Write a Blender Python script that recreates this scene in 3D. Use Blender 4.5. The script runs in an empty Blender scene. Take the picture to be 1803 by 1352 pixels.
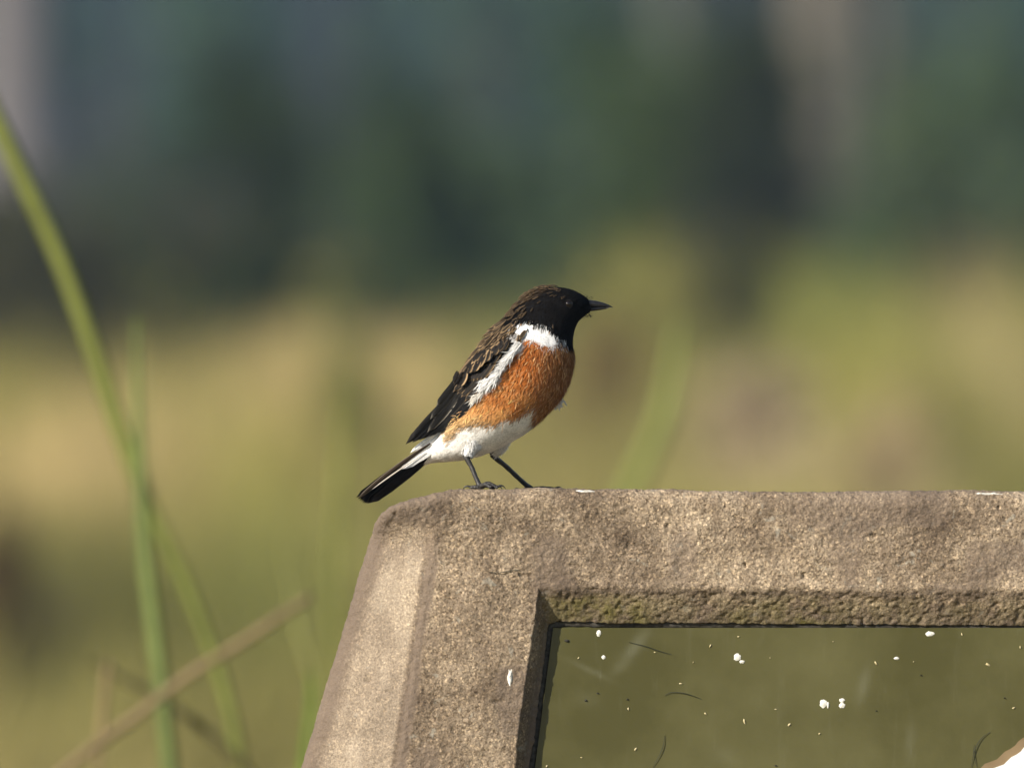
import bpy, math, random
import numpy as np
from mathutils import Vector, Matrix
from mathutils.bvhtree import BVHTree

SC = bpy.context.scene
COL = SC.collection
rng = np.random.default_rng(7)

# ------------------------------------------------------------------ camera
S = 0.000225                      # metres per photo pixel at the bird
W_PX, H_PX = 1803.0, 1352.0
DIST = 8.0
PITCH = math.radians(-1.0)
CAMZ = 1.28
LENS = 36.0 * DIST / (W_PX * S)
cam = bpy.data.cameras.new('camera')
cam.lens = LENS
cam.sensor_width = 36.0
cam.clip_start = 0.05
cam.clip_end = 2000.0
cam.dof.use_dof = True
cam.dof.focus_distance = DIST - 0.014
cam.dof.aperture_fstop = (LENS / 1000.0) / 0.037
cam.dof.aperture_blades = 0
cam_o = bpy.data.objects.new('camera', cam)
COL.objects.link(cam_o)
cam_o.location = (0, -DIST, CAMZ)
cam_o.rotation_euler = (math.radians(90) + PITCH, 0, 0)
SC.camera = cam_o

# ------------------------------------------------------------------ light
SUN_DIR = Vector((-0.73, -0.58, 0.45)).normalized()      # towards the sun
world = bpy.data.worlds.new('World')
SC.world = world
world.use_nodes = True
nt = world.node_tree
bg = nt.nodes['Background']
sky = nt.nodes.new('ShaderNodeTexSky')
sky.sky_type = 'NISHITA'
sky.sun_disc = False
sky.sun_elevation = math.asin(SUN_DIR.z)
sky.sun_rotation = math.atan2(SUN_DIR.x, SUN_DIR.y)
nt.links.new(sky.outputs[0], bg.inputs[0])
bg.inputs[1].default_value = 0.085
sun = bpy.data.lights.new('sun', 'SUN')
sun.energy = 5.0
sun.angle = math.radians(0.5)
sun.color = (1.0, 0.93, 0.82)
sun_o = bpy.data.objects.new('sun', sun)
COL.objects.link(sun_o)
sun_o.rotation_euler = SUN_DIR.to_track_quat('Z', 'Y').to_euler()
sun_o.location = (-6, -6, 8)

SC.view_settings.view_transform = 'Standard'
SC.view_settings.look = 'None'
SC.view_settings.exposure = 0.45
SC.view_settings.gamma = 1.0
SC.render.engine = 'CYCLES'
SC.cycles.use_denoising = True
SC.cycles.use_adaptive_sampling = True
SC.cycles.adaptive_threshold = 0.02
SC.cycles.max_bounces = 4
SC.cycles.diffuse_bounces = 2
SC.cycles.transmission_bounces = 2
SC.cycles.volume_bounces = 0

# ------------------------------------------------------------------ helpers
TP, CP = math.tan(PITCH), math.cos(PITCH)
SP = math.sin(PITCH)
K = 36.0 / LENS / W_PX            # tangent per pixel


def at(px, py, y=0.0):
    """Point on the plane Y = y seen at that place of the picture (works on arrays)."""
    px = np.asarray(px, float); py = np.asarray(py, float)
    y = np.asarray(y, float)
    u = (px - W_PX / 2) * K
    v = (H_PX / 2 - py) * K
    dy = CP - v * SP
    dz = SP + v * CP
    t = (y + DIST) / dy
    return np.stack(np.broadcast_arrays(u * t, y + 0 * t, CAMZ + dz * t), -1)


def atv(px, py, y=0.0):
    return Vector(at(px, py, y))


def sstep(a, b, x):
    t = np.clip((np.asarray(x, float) - a) / (b - a), 0, 1)
    return t * t * (3 - 2 * t)


def _hash(ix, iy, iz, seed):
    h = (ix * 374761393 + iy * 668265263 + iz * 2147483647 + seed * 974634777) & 0xFFFFFFFF
    h = ((h ^ (h >> 13)) * 1274126177) & 0xFFFFFFFF
    h = ((h ^ (h >> 16)) * 2246822519) & 0xFFFFFFFF
    return ((h ^ (h >> 15)) & 0xFFFFFF) / float(0xFFFFFF)


def vnoise(p, seed=0):
    """value noise in -1..1 for an (n,3) array"""
    p = np.asarray(p, float)
    i = np.floor(p).astype(np.int64)
    f = p - i
    f = f * f * (3 - 2 * f)
    r = 0
    for dx in (0, 1):
        wx = f[:, 0] if dx else 1 - f[:, 0]
        for dy in (0, 1):
            wy = f[:, 1] if dy else 1 - f[:, 1]
            for dz in (0, 1):
                wz = f[:, 2] if dz else 1 - f[:, 2]
                r = r + wx * wy * wz * _hash(i[:, 0] + dx, i[:, 1] + dy, i[:, 2] + dz, seed)
    return r * 2 - 1


def fbm(p, octaves=4, seed=0, gain=0.5):
    a, s, r = 1.0, 1.0, 0
    for o in range(octaves):
        r = r + a * vnoise(p * s, seed + o)
        a *= gain
        s *= 2.03
    return r


def mesh_np(name, V, F, col=None, smooth=True, extra=None):
    """V (n,3); F list of index arrays ((m,4) or (m,3)) or python lists; col (n,3) linear colour"""
    me = bpy.data.meshes.new(name)
    V = np.asarray(V, np.float32)
    if isinstance(F, np.ndarray):
        F = [F]
    loops, starts, totals, s = [], [], [], 0
    for A in F:
        A = np.asarray(A, np.int32)
        if A.ndim == 1:
            A = A[None, :]
        m, k = A.shape
        loops.append(A.ravel())
        starts.append(s + np.arange(m) * k)
        totals.append(np.full(m, k))
        s += m * k
    loops = np.concatenate(loops); starts = np.concatenate(starts); totals = np.concatenate(totals)
    me.vertices.add(len(V)); me.vertices.foreach_set('co', V.ravel())
    me.loops.add(len(loops)); me.loops.foreach_set('vertex_index', loops.astype(np.int32))
    me.polygons.add(len(starts))
    me.polygons.foreach_set('loop_start', starts.astype(np.int32))
    me.polygons.foreach_set('loop_total', totals.astype(np.int32))
    me.polygons.foreach_set('use_smooth', np.full(len(starts), smooth))
    if col is not None:
        a = me.color_attributes.new('tint', 'FLOAT_COLOR', 'POINT')
        c = np.ones((len(V), 4), np.float32); c[:, :3] = col
        a.data.foreach_set('color', c.ravel())
    for k, v in (extra or {}).items():
        a = me.attributes.new(k, 'FLOAT', 'POINT')
        a.data.foreach_set('value', np.asarray(v, np.float32))
    me.update(calc_edges=True)
    me.validate()
    return me


def link(name, me, mat=None, parent=None, local=False, **props):
    """parts of an Empty are modelled in world space unless local"""
    o = bpy.data.objects.new(name, me)
    COL.objects.link(o)
    if mat is not None and me is not None and not me.materials:
        me.materials.append(mat)
    if parent is not None:
        o.parent = parent
        if parent.type == 'EMPTY' and not local:
            o.matrix_parent_inverse = Matrix.Translation(-parent.location)
    for k, v in props.items():
        o[k] = v
    return o


def thing(name, loc, label, category, group=None):
    o = bpy.data.objects.new(name, None)
    COL.objects.link(o)
    o.location = loc
    o.empty_display_size = 0.05
    o['label'] = label
    o['category'] = category
    if group:
        o['group'] = group
    return o


def grid_faces(nu, nv, closed_u=False, closed_v=False):
    iu = np.arange(nu if closed_u else nu - 1)
    iv = np.arange(nv if closed_v else nv - 1)
    a, b = np.meshgrid(iu, iv, indexing='ij')
    a2, b2 = (a + 1) % nu, (b + 1) % nv
    return np.stack([a * nv + b, a2 * nv + b, a2 * nv + b2, a * nv + b2], -1).reshape(-1, 4)


def spline(pts, n):
    """Catmull-Rom through pts, n samples"""
    P = np.asarray(pts, float)
    P = np.vstack([2 * P[0] - P[1], P, 2 * P[-1] - P[-2]])
    m = len(P) - 3
    t = np.linspace(0, m - 1e-9, n)
    i = t.astype(int); f = (t - i)[:, None]
    p0, p1, p2, p3 = P[i], P[i + 1], P[i + 2], P[i + 3]
    return 0.5 * (2 * p1 + (p2 - p0) * f + (2 * p0 - 5 * p1 + 4 * p2 - p3) * f ** 2 + (3 * p1 - p0 - 3 * p2 + p3) * f ** 3)


def frames(C):
    T = np.gradient(C, axis=0)
    T /= np.linalg.norm(T, axis=1)[:, None] + 1e-12
    ref = np.array([0, 1.0, 0]) if abs(T[0][1]) < 0.8 else np.array([1.0, 0, 0])
    N = np.zeros_like(C); n = np.cross(T[0], ref); n /= np.linalg.norm(n)
    for k in range(len(C)):
        n = n - T[k] * np.dot(n, T[k]); n /= np.linalg.norm(n) + 1e-12
        N[k] = n
    return T, N, np.cross(T, N)


def tube(C, R, sides=8):
    """closed tapered tube round the centre line C with radii R -> V, F"""
    C = np.asarray(C, float); R = np.asarray(R, float)
    T, N, B = frames(C)
    a = np.linspace(0, 2 * math.pi, sides, endpoint=False)
    V = C[:, None] + R[:, None, None] * (np.cos(a)[None, :, None] * N[:, None] + np.sin(a)[None, :, None] * B[:, None])
    n = len(C)
    V = V.reshape(-1, 3)
    F = grid_faces(n, sides, closed_v=True)
    V = np.vstack([V, C[0], C[-1]])
    k0, k1 = len(V) - 2, len(V) - 1
    i = np.arange(sides); j = (i + 1) % sides
    t0 = np.stack([np.full(sides, k0), j, i], -1)
    t1 = np.stack([np.full(sides, k1), (n - 1) * sides + i, (n - 1) * sides + j], -1)
    return V, [F, np.vstack([t0, t1])]


class Bag:
    """collects several V,F sets into one mesh"""
    def __init__(self):
        self.V, self.F, self.C, self.n = [], {}, [], 0

    def add(self, V, F, col=None):
        V = np.asarray(V, float)
        if isinstance(F, np.ndarray):
            F = [F]
        for A in F:
            A = np.asarray(A)
            self.F.setdefault(A.shape[1], []).append(A + self.n)
        self.V.append(V)
        c = np.zeros((len(V), 3)); c[:] = (0.5, 0.5, 0.5) if col is None else col
        self.C.append(c)
        self.n += len(V)

    def mesh(self, name, smooth=True):
        return mesh_np(name, np.vstack(self.V), [np.vstack(a) for a in self.F.values()], np.vstack(self.C), smooth)


# ------------------------------------------------------------------ materials
def new_mat(name):
    m = bpy.data.materials.new(name)
    m.use_nodes = True
    b = m.node_tree.nodes['Principled BSDF']
    return m, m.node_tree, b


def N(t, kind, **kw):
    n = t.nodes.new(kind)
    for k, v in kw.items():
        if k.startswith('i_'):
            n.inputs[k[2:].replace('_', ' ')].default_value = v
        else:
            setattr(n, k, v)
    return n


def tint_mat(name, rough=0.7, spec=0.25, noise=0.0, scale=400.0, translucent=0.0, sheen=0.0):
    m, t, b = new_mat(name)
    a = N(t, 'ShaderNodeAttribute', attribute_name='tint')
    src = a.outputs['Color']
    if noise:
        tc = N(t, 'ShaderNodeTexCoord')
        nz = N(t, 'ShaderNodeTexNoise', i_Scale=scale, i_Detail=4.0)
        t.links.new(tc.outputs['Object'], nz.inputs['Vector'])
        mr = N(t, 'ShaderNodeMapRange')
        mr.inputs['From Min'].default_value = 0.3; mr.inputs['From Max'].default_value = 0.7
        mr.inputs['To Min'].default_value = 1 - noise; mr.inputs['To Max'].default_value = 1 + noise
        t.links.new(nz.outputs['Fac'], mr.inputs['Value'])
        mx = N(t, 'ShaderNodeVectorMath', operation='MULTIPLY')
        t.links.new(src, mx.inputs[0]); t.links.new(mr.outputs[0], mx.inputs[1])
        src = mx.outputs[0]
    t.links.new(src, b.inputs['Base Color'])
    b.inputs['Roughness'].default_value = rough
    b.inputs['Specular IOR Level'].default_value = spec
    if sheen:
        b.inputs['Sheen Weight'].default_value = sheen
    if translucent:
        out = t.nodes['Material Output']
        tr = N(t, 'ShaderNodeBsdfTranslucent')
        t.links.new(src, tr.inputs['Color'])
        ms = N(t, 'ShaderNodeMixShader'); ms.inputs[0].default_value = translucent
        t.links.new(b.outputs[0], ms.inputs[1]); t.links.new(tr.outputs[0], ms.inputs[2])
        t.links.new(ms.outputs[0], out.inputs['Surface'])
    return m


def plain_mat(name, c0, c1, rough=0.6, scale=300.0, bump=0.0, spec=0.4):
    m, t, b = new_mat(name)
    tc = N(t, 'ShaderNodeTexCoord')
    nz = N(t, 'ShaderNodeTexNoise', i_Scale=scale, i_Detail=5.0)
    t.links.new(tc.outputs['Object'], nz.inputs['Vector'])
    r = N(t, 'ShaderNodeValToRGB')
    r.color_ramp.elements[0].position = 0.32; r.color_ramp.elements[0].color = (*c0, 1)
    r.color_ramp.elements[1].position = 0.68; r.color_ramp.elements[1].color = (*c1, 1)
    t.links.new(nz.outputs['Fac'], r.inputs[0])
    t.links.new(r.outputs[0], b.inputs['Base Color'])
    b.inputs['Roughness'].default_value = rough
    b.inputs['Specular IOR Level'].default_value = spec
    if bump:
        bp = N(t, 'ShaderNodeBump', i_Strength=bump, i_Distance=0.3 / scale)
        t.links.new(nz.outputs['Fac'], bp.inputs['Height'])
        t.links.new(bp.outputs[0], b.inputs['Normal'])
    return m


def concrete_mat():
    m, t, b = new_mat('weathered_concrete')
    L = t.links.new
    tc = N(t, 'ShaderNodeTexCoord')
    big = N(t, 'ShaderNodeTexNoise', i_Scale=22.0, i_Detail=4.0, i_Roughness=0.6)
    mid = N(t, 'ShaderNodeTexNoise', i_Scale=85.0, i_Detail=7.0, i_Roughness=0.65)
    fine = N(t, 'ShaderNodeTexNoise', i_Scale=1150.0, i_Detail=4.0, i_Roughness=0.75)
    grain = N(t, 'ShaderNodeTexVoronoi', i_Scale=1000.0)
    for n in (big, mid, fine, grain):
        L(tc.outputs['Object'], n.inputs['Vector'])
    r = N(t, 'ShaderNodeValToRGB')
    e = r.color_ramp.elements
    e[0].position = 0.30; e[0].color = (0.196, 0.151, 0.109, 1)
    e[1].position = 0.72; e[1].color = (0.430, 0.352, 0.266, 1)
    k = e.new(0.5); k.color = (0.314, 0.250, 0.182, 1)
    L(mid.outputs['Fac'], r.inputs[0])
    r2 = N(t, 'ShaderNodeValToRGB')
    e = r2.color_ramp.elements
    e[0].position = 0.36; e[0].color = (0.56, 0.53, 0.51, 1)
    e[1].position = 0.64; e[1].color = (1.16, 1.15, 1.12, 1)
    L(big.outputs['Fac'], r2.inputs[0])
    r3 = N(t, 'ShaderNodeValToRGB')
    e = r3.color_ramp.elements
    e[0].position = 0.36; e[0].color = (0.52, 0.50, 0.48, 1)
    e[1].position = 0.68; e[1].color = (1.48, 1.46, 1.42, 1)
    L(fine.outputs['Fac'], r3.inputs[0])
    def mul(a, c):
        n = N(t, 'ShaderNodeVectorMath', operation='MULTIPLY'); L(a, n.inputs[0]); L(c, n.inputs[1]); return n.outputs[0]
    c = mul(mul(r.outputs[0], r2.outputs[0]), r3.outputs[0])
    # scattered pale sand grains, their glints put into the colour, and dark grit
    gr = N(t, 'ShaderNodeTexVoronoi', i_Scale=1250.0)
    L(tc.outputs['Object'], gr.inputs['Vector'])
    sx = N(t, 'ShaderNodeSeparateColor'); L(gr.outputs['Color'], sx.inputs[0])
    rg = N(t, 'ShaderNodeValToRGB')
    e = rg.color_ramp.elements
    rg.color_ramp.interpolation = 'CONSTANT'
    e[0].position = 0.0; e[0].color = (0.62, 0.59, 0.56, 1)
    e[1].position = 0.13; e[1].color = (0.95, 0.95, 0.95, 1)
    k = e.new(0.86); k.color = (1.5, 1.48, 1.43, 1)
    L(sx.outputs[0], rg.inputs[0])
    c = mul(c, rg.outputs[0])
    # pale lichen crusts and brown run-off streaks
    li = N(t, 'ShaderNodeTexNoise', i_Scale=150.0, i_Detail=6.0, i_Roughness=0.55, i_Distortion=0.6)
    L(tc.outputs['Object'], li.inputs['Vector'])
    lr = N(t, 'ShaderNodeMapRange'); lr.inputs['From Min'].default_value = 0.63; lr.inputs['From Max'].default_value = 0.68; lr.inputs['To Max'].default_value = 0.5
    L(li.outputs['Fac'], lr.inputs['Value'])
    lm = N(t, 'ShaderNodeMix', data_type='RGBA')
    L(lr.outputs[0], lm.inputs['Factor']); L(c, lm.inputs['A']); lm.inputs['B'].default_value = (0.37, 0.35, 0.29, 1)
    mpg = N(t, 'ShaderNodeMapping'); mpg.inputs['Scale'].default_value = (130, 130, 16); mpg.inputs['Rotation'].default_value = (0, 0.18, 0)
    L(tc.outputs['Object'], mpg.inputs['Vector'])
    st_ = N(t, 'ShaderNodeTexNoise', i_Scale=1.0, i_Detail=5.0, i_Roughness=0.6); L(mpg.outputs[0], st_.inputs['Vector'])
    sr_ = N(t, 'ShaderNodeMapRange'); sr_.inputs['From Min'].default_value = 0.54; sr_.inputs['From Max'].default_value = 0.72; sr_.inputs['To Max'].default_value = 0.6
    L(st_.outputs['Fac'], sr_.inputs['Value'])
    sm_ = N(t, 'ShaderNodeMix', data_type='RGBA')
    L(sr_.outputs[0], sm_.inputs['Factor']); L(lm.outputs['Result'], sm_.inputs['A']); sm_.inputs['B'].default_value = (0.175, 0.13, 0.09, 1)
    c = sm_.outputs['Result']
    # pale skin on the outer chamfer
    ap = N(t, 'ShaderNodeAttribute', attribute_name='pale')
    mp = N(t, 'ShaderNodeMix', data_type='RGBA', blend_type='MIX')
    mpf = N(t, 'ShaderNodeMath', operation='MULTIPLY'); L(ap.outputs['Fac'], mpf.inputs[0]); mpf.inputs[1].default_value = 0.5
    L(mpf.outputs[0], mp.inputs['Factor']); L(c, mp.inputs['A'])
    pale = N(t, 'ShaderNodeValToRGB')
    e = pale.color_ramp.elements
    e[0].position = 0.3; e[0].color = (0.33, 0.265, 0.20, 1); e[1].position = 0.7; e[1].color = (0.58, 0.495, 0.385, 1)
    L(fine.outputs['Fac'], pale.inputs[0]); L(pale.outputs[0], mp.inputs['B'])
    # dirt in the seam and along the crest, painted shade low on the bevel
    ad = N(t, 'ShaderNodeAttribute', attribute_name='dirt_and_shade')
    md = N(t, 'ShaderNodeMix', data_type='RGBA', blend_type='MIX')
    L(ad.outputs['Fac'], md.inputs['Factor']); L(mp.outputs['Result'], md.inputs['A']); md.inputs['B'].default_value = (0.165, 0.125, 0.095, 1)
    # algae
    am = N(t, 'ShaderNodeAttribute', attribute_name='moss')
    mm = N(t, 'ShaderNodeMix', data_type='RGBA', blend_type='MIX')
    mq = N(t, 'ShaderNodeMath', operation='MULTIPLY'); mq.use_clamp = True
    rr = N(t, 'ShaderNodeMapRange'); rr.inputs['From Min'].default_value = 0.38; rr.inputs['From Max'].default_value = 0.58
    L(mid.outputs['Fac'], rr.inputs['Value'])
    L(rr.outputs[0], mq.inputs[0]); L(am.outputs['Fac'], mq.inputs[1])
    L(mq.outputs[0], mm.inputs['Factor']); L(md.outputs['Result'], mm.inputs['A']); mm.inputs['B'].default_value = (0.155, 0.132, 0.045, 1)
    L(mm.outputs['Result'], b.inputs['Base Color'])
    b.inputs['Roughness'].default_value = 0.92
    b.inputs['Specular IOR Level'].default_value = 0.25
    b1 = N(t, 'ShaderNodeBump', i_Strength=0.8, i_Distance=0.0005)
    L(fine.outputs['Fac'], b1.inputs['Height'])
    b2 = N(t, 'ShaderNodeBump', i_Strength=0.45, i_Distance=0.0004)
    L(grain.outputs['Distance'], b2.inputs['Height']); L(b1.outputs[0], b2.inputs['Normal'])
    L(b2.outputs[0], b.inputs['Normal'])
    return m


def panel_mat():
    m, t, b = new_mat('olive_panel_paint')
    L = t.links.new
    tc = N(t, 'ShaderNodeTexCoord')
    big = N(t, 'ShaderNodeTexNoise', i_Scale=13.0, i_Detail=7.0, i_Roughness=0.62)
    fine = N(t, 'ShaderNodeTexNoise', i_Scale=900.0, i_Detail=2.0)
    L(tc.outputs['Object'], big.inputs['Vector']); L(tc.outputs['Object'], fine.inputs['Vector'])
    r = N(t, 'ShaderNodeValToRGB')
    e = r.color_ramp.elements
    e[0].position = 0.35; e[0].color = (0.066, 0.061, 0.018, 1)
    e[1].position = 0.65; e[1].color = (0.116, 0.108, 0.042, 1)
    L(big.outputs['Fac'], r.inputs[0])
    # dusty film and rubbed smears, stretched down the panel
    mp = N(t, 'ShaderNodeMapping'); mp.inputs['Scale'].default_value = (160, 1, 24); mp.inputs['Rotation'].default_value = (0, 0.5, 0)
    L(tc.outputs['Object'], mp.inputs['Vector'])
    sm = N(t, 'ShaderNodeTexNoise', i_Scale=1.0, i_Detail=5.0, i_Roughness=0.7)
    L(mp.outputs[0], sm.inputs['Vector'])
    rs = N(t, 'ShaderNodeMapRange'); rs.inputs['From Min'].default_value = 0.56; rs.inputs['From Max'].default_value = 0.82
    rs.inputs['To Max'].default_value = 0.55
    L(sm.outputs['Fac'], rs.inputs['Value'])
    at_ = N(t, 'ShaderNodeAttribute', attribute_name='smear')
    q = N(t, 'ShaderNodeMath', operation='MULTIPLY'); L(rs.outputs[0], q.inputs[0])
    ad = N(t, 'ShaderNodeMath', operation='ADD'); L(at_.outputs['Fac'], ad.inputs[0]); ad.inputs[1].default_value = 0.12
    L(ad.outputs[0], q.inputs[1]); q.use_clamp = True
    q2 = N(t, 'ShaderNodeMath', operation='MULTIPLY'); L(at_.outputs['Fac'], q2.inputs[0]); q2.inputs[1].default_value = 0.13
    q3 = N(t, 'ShaderNodeMath', operation='ADD'); L(q.outputs[0], q3.inputs[0]); L(q2.outputs[0], q3.inputs[1]); q3.use_clamp = True
    mx = N(t, 'ShaderNodeMix', data_type='RGBA')
    L(q3.outputs[0], mx.inputs['Factor']); L(r.outputs[0], mx.inputs['A']); mx.inputs['B'].default_value = (0.42, 0.43, 0.34, 1)
    L(mx.outputs['Result'], b.inputs['Base Color'])
    b.inputs['Roughness'].default_value = 0.36
    b.inputs['Specular IOR Level'].default_value = 0.4
    bp = N(t, 'ShaderNodeBump', i_Strength=0.12, i_Distance=0.0002)
    L(fine.outputs['Fac'], bp.inputs['Height']); L(bp.outputs[0], b.inputs['Normal'])
    return m


def ground_mat():
    m, t, b = new_mat('dry_grassy_soil')
    L = t.links.new
    tc = N(t, 'ShaderNodeTexCoord')
    a = N(t, 'ShaderNodeTexNoise', i_Scale=0.8, i_Detail=6.0)
    f = N(t, 'ShaderNodeTexNoise', i_Scale=30.0, i_Detail=6.0)
    L(tc.outputs['Object'], a.inputs['Vector']); L(tc.outputs['Object'], f.inputs['Vector'])
    r = N(t, 'ShaderNodeValToRGB')
    e = r.color_ramp.elements
    e[0].position = 0.35; e[0].color = (0.09, 0.095, 0.025, 1)
    e[1].position = 0.65; e[1].color = (0.24, 0.18, 0.07, 1)
    L(a.outputs['Fac'], r.inputs[0])
    r2 = N(t, 'ShaderNodeMapRange'); r2.inputs['To Min'].default_value = 0.5; r2.inputs['To Max'].default_value = 1.4
    L(f.outputs['Fac'], r2.inputs['Value'])
    mu = N(t, 'ShaderNodeVectorMath', operation='MULTIPLY'); L(r.outputs[0], mu.inputs[0]); L(r2.outputs[0], mu.inputs[1])
    # leaf litter on the woodland floor beyond the hedge
    sy = N(t, 'ShaderNodeSeparateXYZ'); L(tc.outputs['Object'], sy.inputs[0])
    wy = N(t, 'ShaderNodeMath', operation='MULTIPLY_ADD'); L(a.outputs['Fac'], wy.inputs[0]); wy.inputs[1].default_value = 6.0; L(sy.outputs['Y'], wy.inputs[2])
    wf = N(t, 'ShaderNodeMapRange'); wf.inputs['From Min'].default_value = 52.0; wf.inputs['From Max'].default_value = 58.0
    L(wy.outputs[0], wf.inputs['Value'])
    lf = N(t, 'ShaderNodeMix', data_type='RGBA'); L(wf.outputs[0], lf.inputs['Factor']); L(mu.outputs[0], lf.inputs['A'])
    lt = N(t, 'ShaderNodeVectorMath', operation='MULTIPLY'); lt.inputs[0].default_value = (0.048, 0.054, 0.030); L(r2.outputs[0], lt.inputs[1]); L(lt.outputs[0], lf.inputs['B'])
    L(lf.outputs['Result'], b.inputs['Base Color'])
    b.inputs['Specular IOR Level'].default_value = 0.1
    b.inputs['Roughness'].default_value = 0.95
    bp = N(t, 'ShaderNodeBump', i_Strength=0.6, i_Distance=0.05); L(f.outputs['Fac'], bp.inputs['Height']); L(bp.outputs[0], b.inputs['Normal'])
    return m


M_CONC = concrete_mat()
M_PANEL = panel_mat()
M_GROUND = ground_mat()
M_SLOT_SHADE = plain_mat('slot_shade', (0.035, 0.032, 0.027), (0.095, 0.086, 0.072), 0.9, 500, 0.3, 0.08)  # strip round the panel, shade of the slot put into its colour
M_DROP = plain_mat('dried_dropping', (0.62, 0.60, 0.52), (0.85, 0.84, 0.80), 0.8, 900, 0.4)
M_CHAFF = plain_mat('seed_chaff', (0.42, 0.34, 0.16), (0.66, 0.58, 0.36), 0.8, 900)
M_SPECK = plain_mat('dark_speck', (0.015, 0.014, 0.01), (0.04, 0.036, 0.025), 0.8, 900)
M_FIBRE = plain_mat('dark_fibre', (0.012, 0.018, 0.012), (0.03, 0.035, 0.025), 0.6, 700)
M_WHITEPRINT = plain_mat('white_print', (0.72, 0.72, 0.72), (0.82, 0.82, 0.82), 0.5, 60)
M_BROWNPRINT = plain_mat('brown_print', (0.17, 0.115, 0.06), (0.26, 0.185, 0.10), 0.5, 80)
M_FEATHER = tint_mat('plumage', 0.9, 0.03, 0.22, 1500)
M_FLIGHT = tint_mat('flight_feather', 0.6, 0.06, 0.15, 2500)
M_BILL = plain_mat('black_bill', (0.010, 0.010, 0.012), (0.022, 0.021, 0.022), 0.38, 900, 0.1)
M_LEG = plain_mat('black_leg_scales', (0.016, 0.015, 0.014), (0.05, 0.046, 0.042), 0.5, 1200, 0.5)
M_LEAF = tint_mat('foliage', 0.65, 0.07, 0.0, translucent=0.2)
M_GRASS = tint_mat('grass', 0.6, 0.25, 0.15, 60, translucent=0.3)
M_BARK = tint_mat('bark', 0.9, 0.04, 0.35, 14)
m_, t_, b_ = new_mat('dark_eye')
nz_ = N(t_, 'ShaderNodeTexNoise', i_Scale=500.0)
r_ = N(t_, 'ShaderNodeValToRGB'); r_.color_ramp.elements[0].color = (0.004, 0.003, 0.003, 1); r_.color_ramp.elements[1].color = (0.012, 0.008, 0.006, 1)
t_.links.new(nz_.outputs['Fac'], r_.inputs[0]); t_.links.new(r_.outputs[0], b_.inputs['Base Color'])
b_.inputs['Roughness'].default_value = 0.06
M_EYE = m_

# ------------------------------------------------------------------ ground
def ground_z(x, y):
    x = np.asarray(x, float); y = np.asarray(y, float)
    d = y + DIST
    z = 0.10 * sstep(12, 24, d) + 0.0135 * np.clip(d - 37, 0, 25)
    z = z + 0.10 * sstep(62, 110, d) + 0.9 * np.clip((d - 170) / 100, 0, 6) ** 1.3 * 8
    z = z + 0.02 * np.sin(x * 0.9 + 1.3) * np.sin(y * 0.37) * sstep(4, 16, d - 8)
    return z


gx = np.concatenate([-np.geomspace(600, 10, 24), np.linspace(-9, 9, 61), np.geomspace(10, 600, 24)])
gy = np.concatenate([np.linspace(-60, -1, 20), np.linspace(0, 130, 200), np.geomspace(135, 900, 40)])
A, B = np.meshgrid(gx, gy, indexing='ij')
V = np.stack([A, B, ground_z(A, B)], -1).reshape(-1, 3)
V[:, 2] += 0.012 * fbm(np.stack([V[:, 0] * 1.7, V[:, 1] * 1.7, 0 * V[:, 0]], -1), 3, 5)
link('ground', mesh_np('ground', V, grid_faces(len(gx), len(gy))), M_GROUND, kind='structure')

# ------------------------------------------------------------------ the sign
FRONT_Y = -0.030
# outer outline of the frame in photo pixels, from the left foot over the corner to the far right
corner_o = [(655, 940), (659, 925), (669, 907), (684, 894), (705, 885), (735, 877), (765, 869), (792, 863), (830, 862), (870, 862)]
top_o = [(870, 862), (940, 860), (1000, 860.5), (1060, 863), (1130, 862), (1210, 863), (1300, 867), (1380, 867.5), (1470, 866), (1600, 865), (1700, 864), (1803, 865.5), (2300, 865), (3730, 868)]


def resample(pts, step):
    P = np.asarray(pts, float)
    d = np.r_[0, np.cumsum(np.linalg.norm(np.diff(P, axis=0), axis=1))]
    n = max(2, int(d[-1] / step) + 1)
    q = np.linspace(0, d[-1], n)
    return np.stack([np.interp(q, d, P[:, 0]), np.interp(q, d, P[:, 1])], -1)


def steps(segs):
    out = []
    for a, b, st in segs:
        n = max(1, int(abs(b - a) / st))
        out += list(np.linspace(a, b, n, endpoint=False))
    return np.array(out + [segs[-1][1]])


CX = 2300.0
O, I = [], []
# left side, bottom to top
r = steps([(2700, 1420, 40), (1420, 940, 2.6)])
f = (2700 - r) / (2700 - 940)
O.append(np.stack([655 - (r - 940) * 0.301, r], -1))
ri = 2450 + f * (1112 - 2450)
I.append(np.stack([966 - (ri - 1096) * 0.13, ri], -1))
# corner
c = resample(corner_o, 2.4)[1:-1]
f = np.linspace(0, 1, len(c))
O.append(c)
ci = spline([(964, 1112), (965, 1103), (970, 1098), (982, 1096)], len(c))
I.append(ci)
# top
xs = steps([(870, 1840, 2.6), (1840, 3730, 40)])
P = np.array(top_o, float)
O.append(np.stack([xs, np.interp(xs, P[:, 0], P[:, 1])], -1))
f = (xs - 870) / (3730 - 870)
xi = 982 + f * (2 * CX - 982 - 982)
I.append(np.stack([xi, 1096 + 0.008 * (np.minimum(xi, 1900) - 982)], -1))
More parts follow.
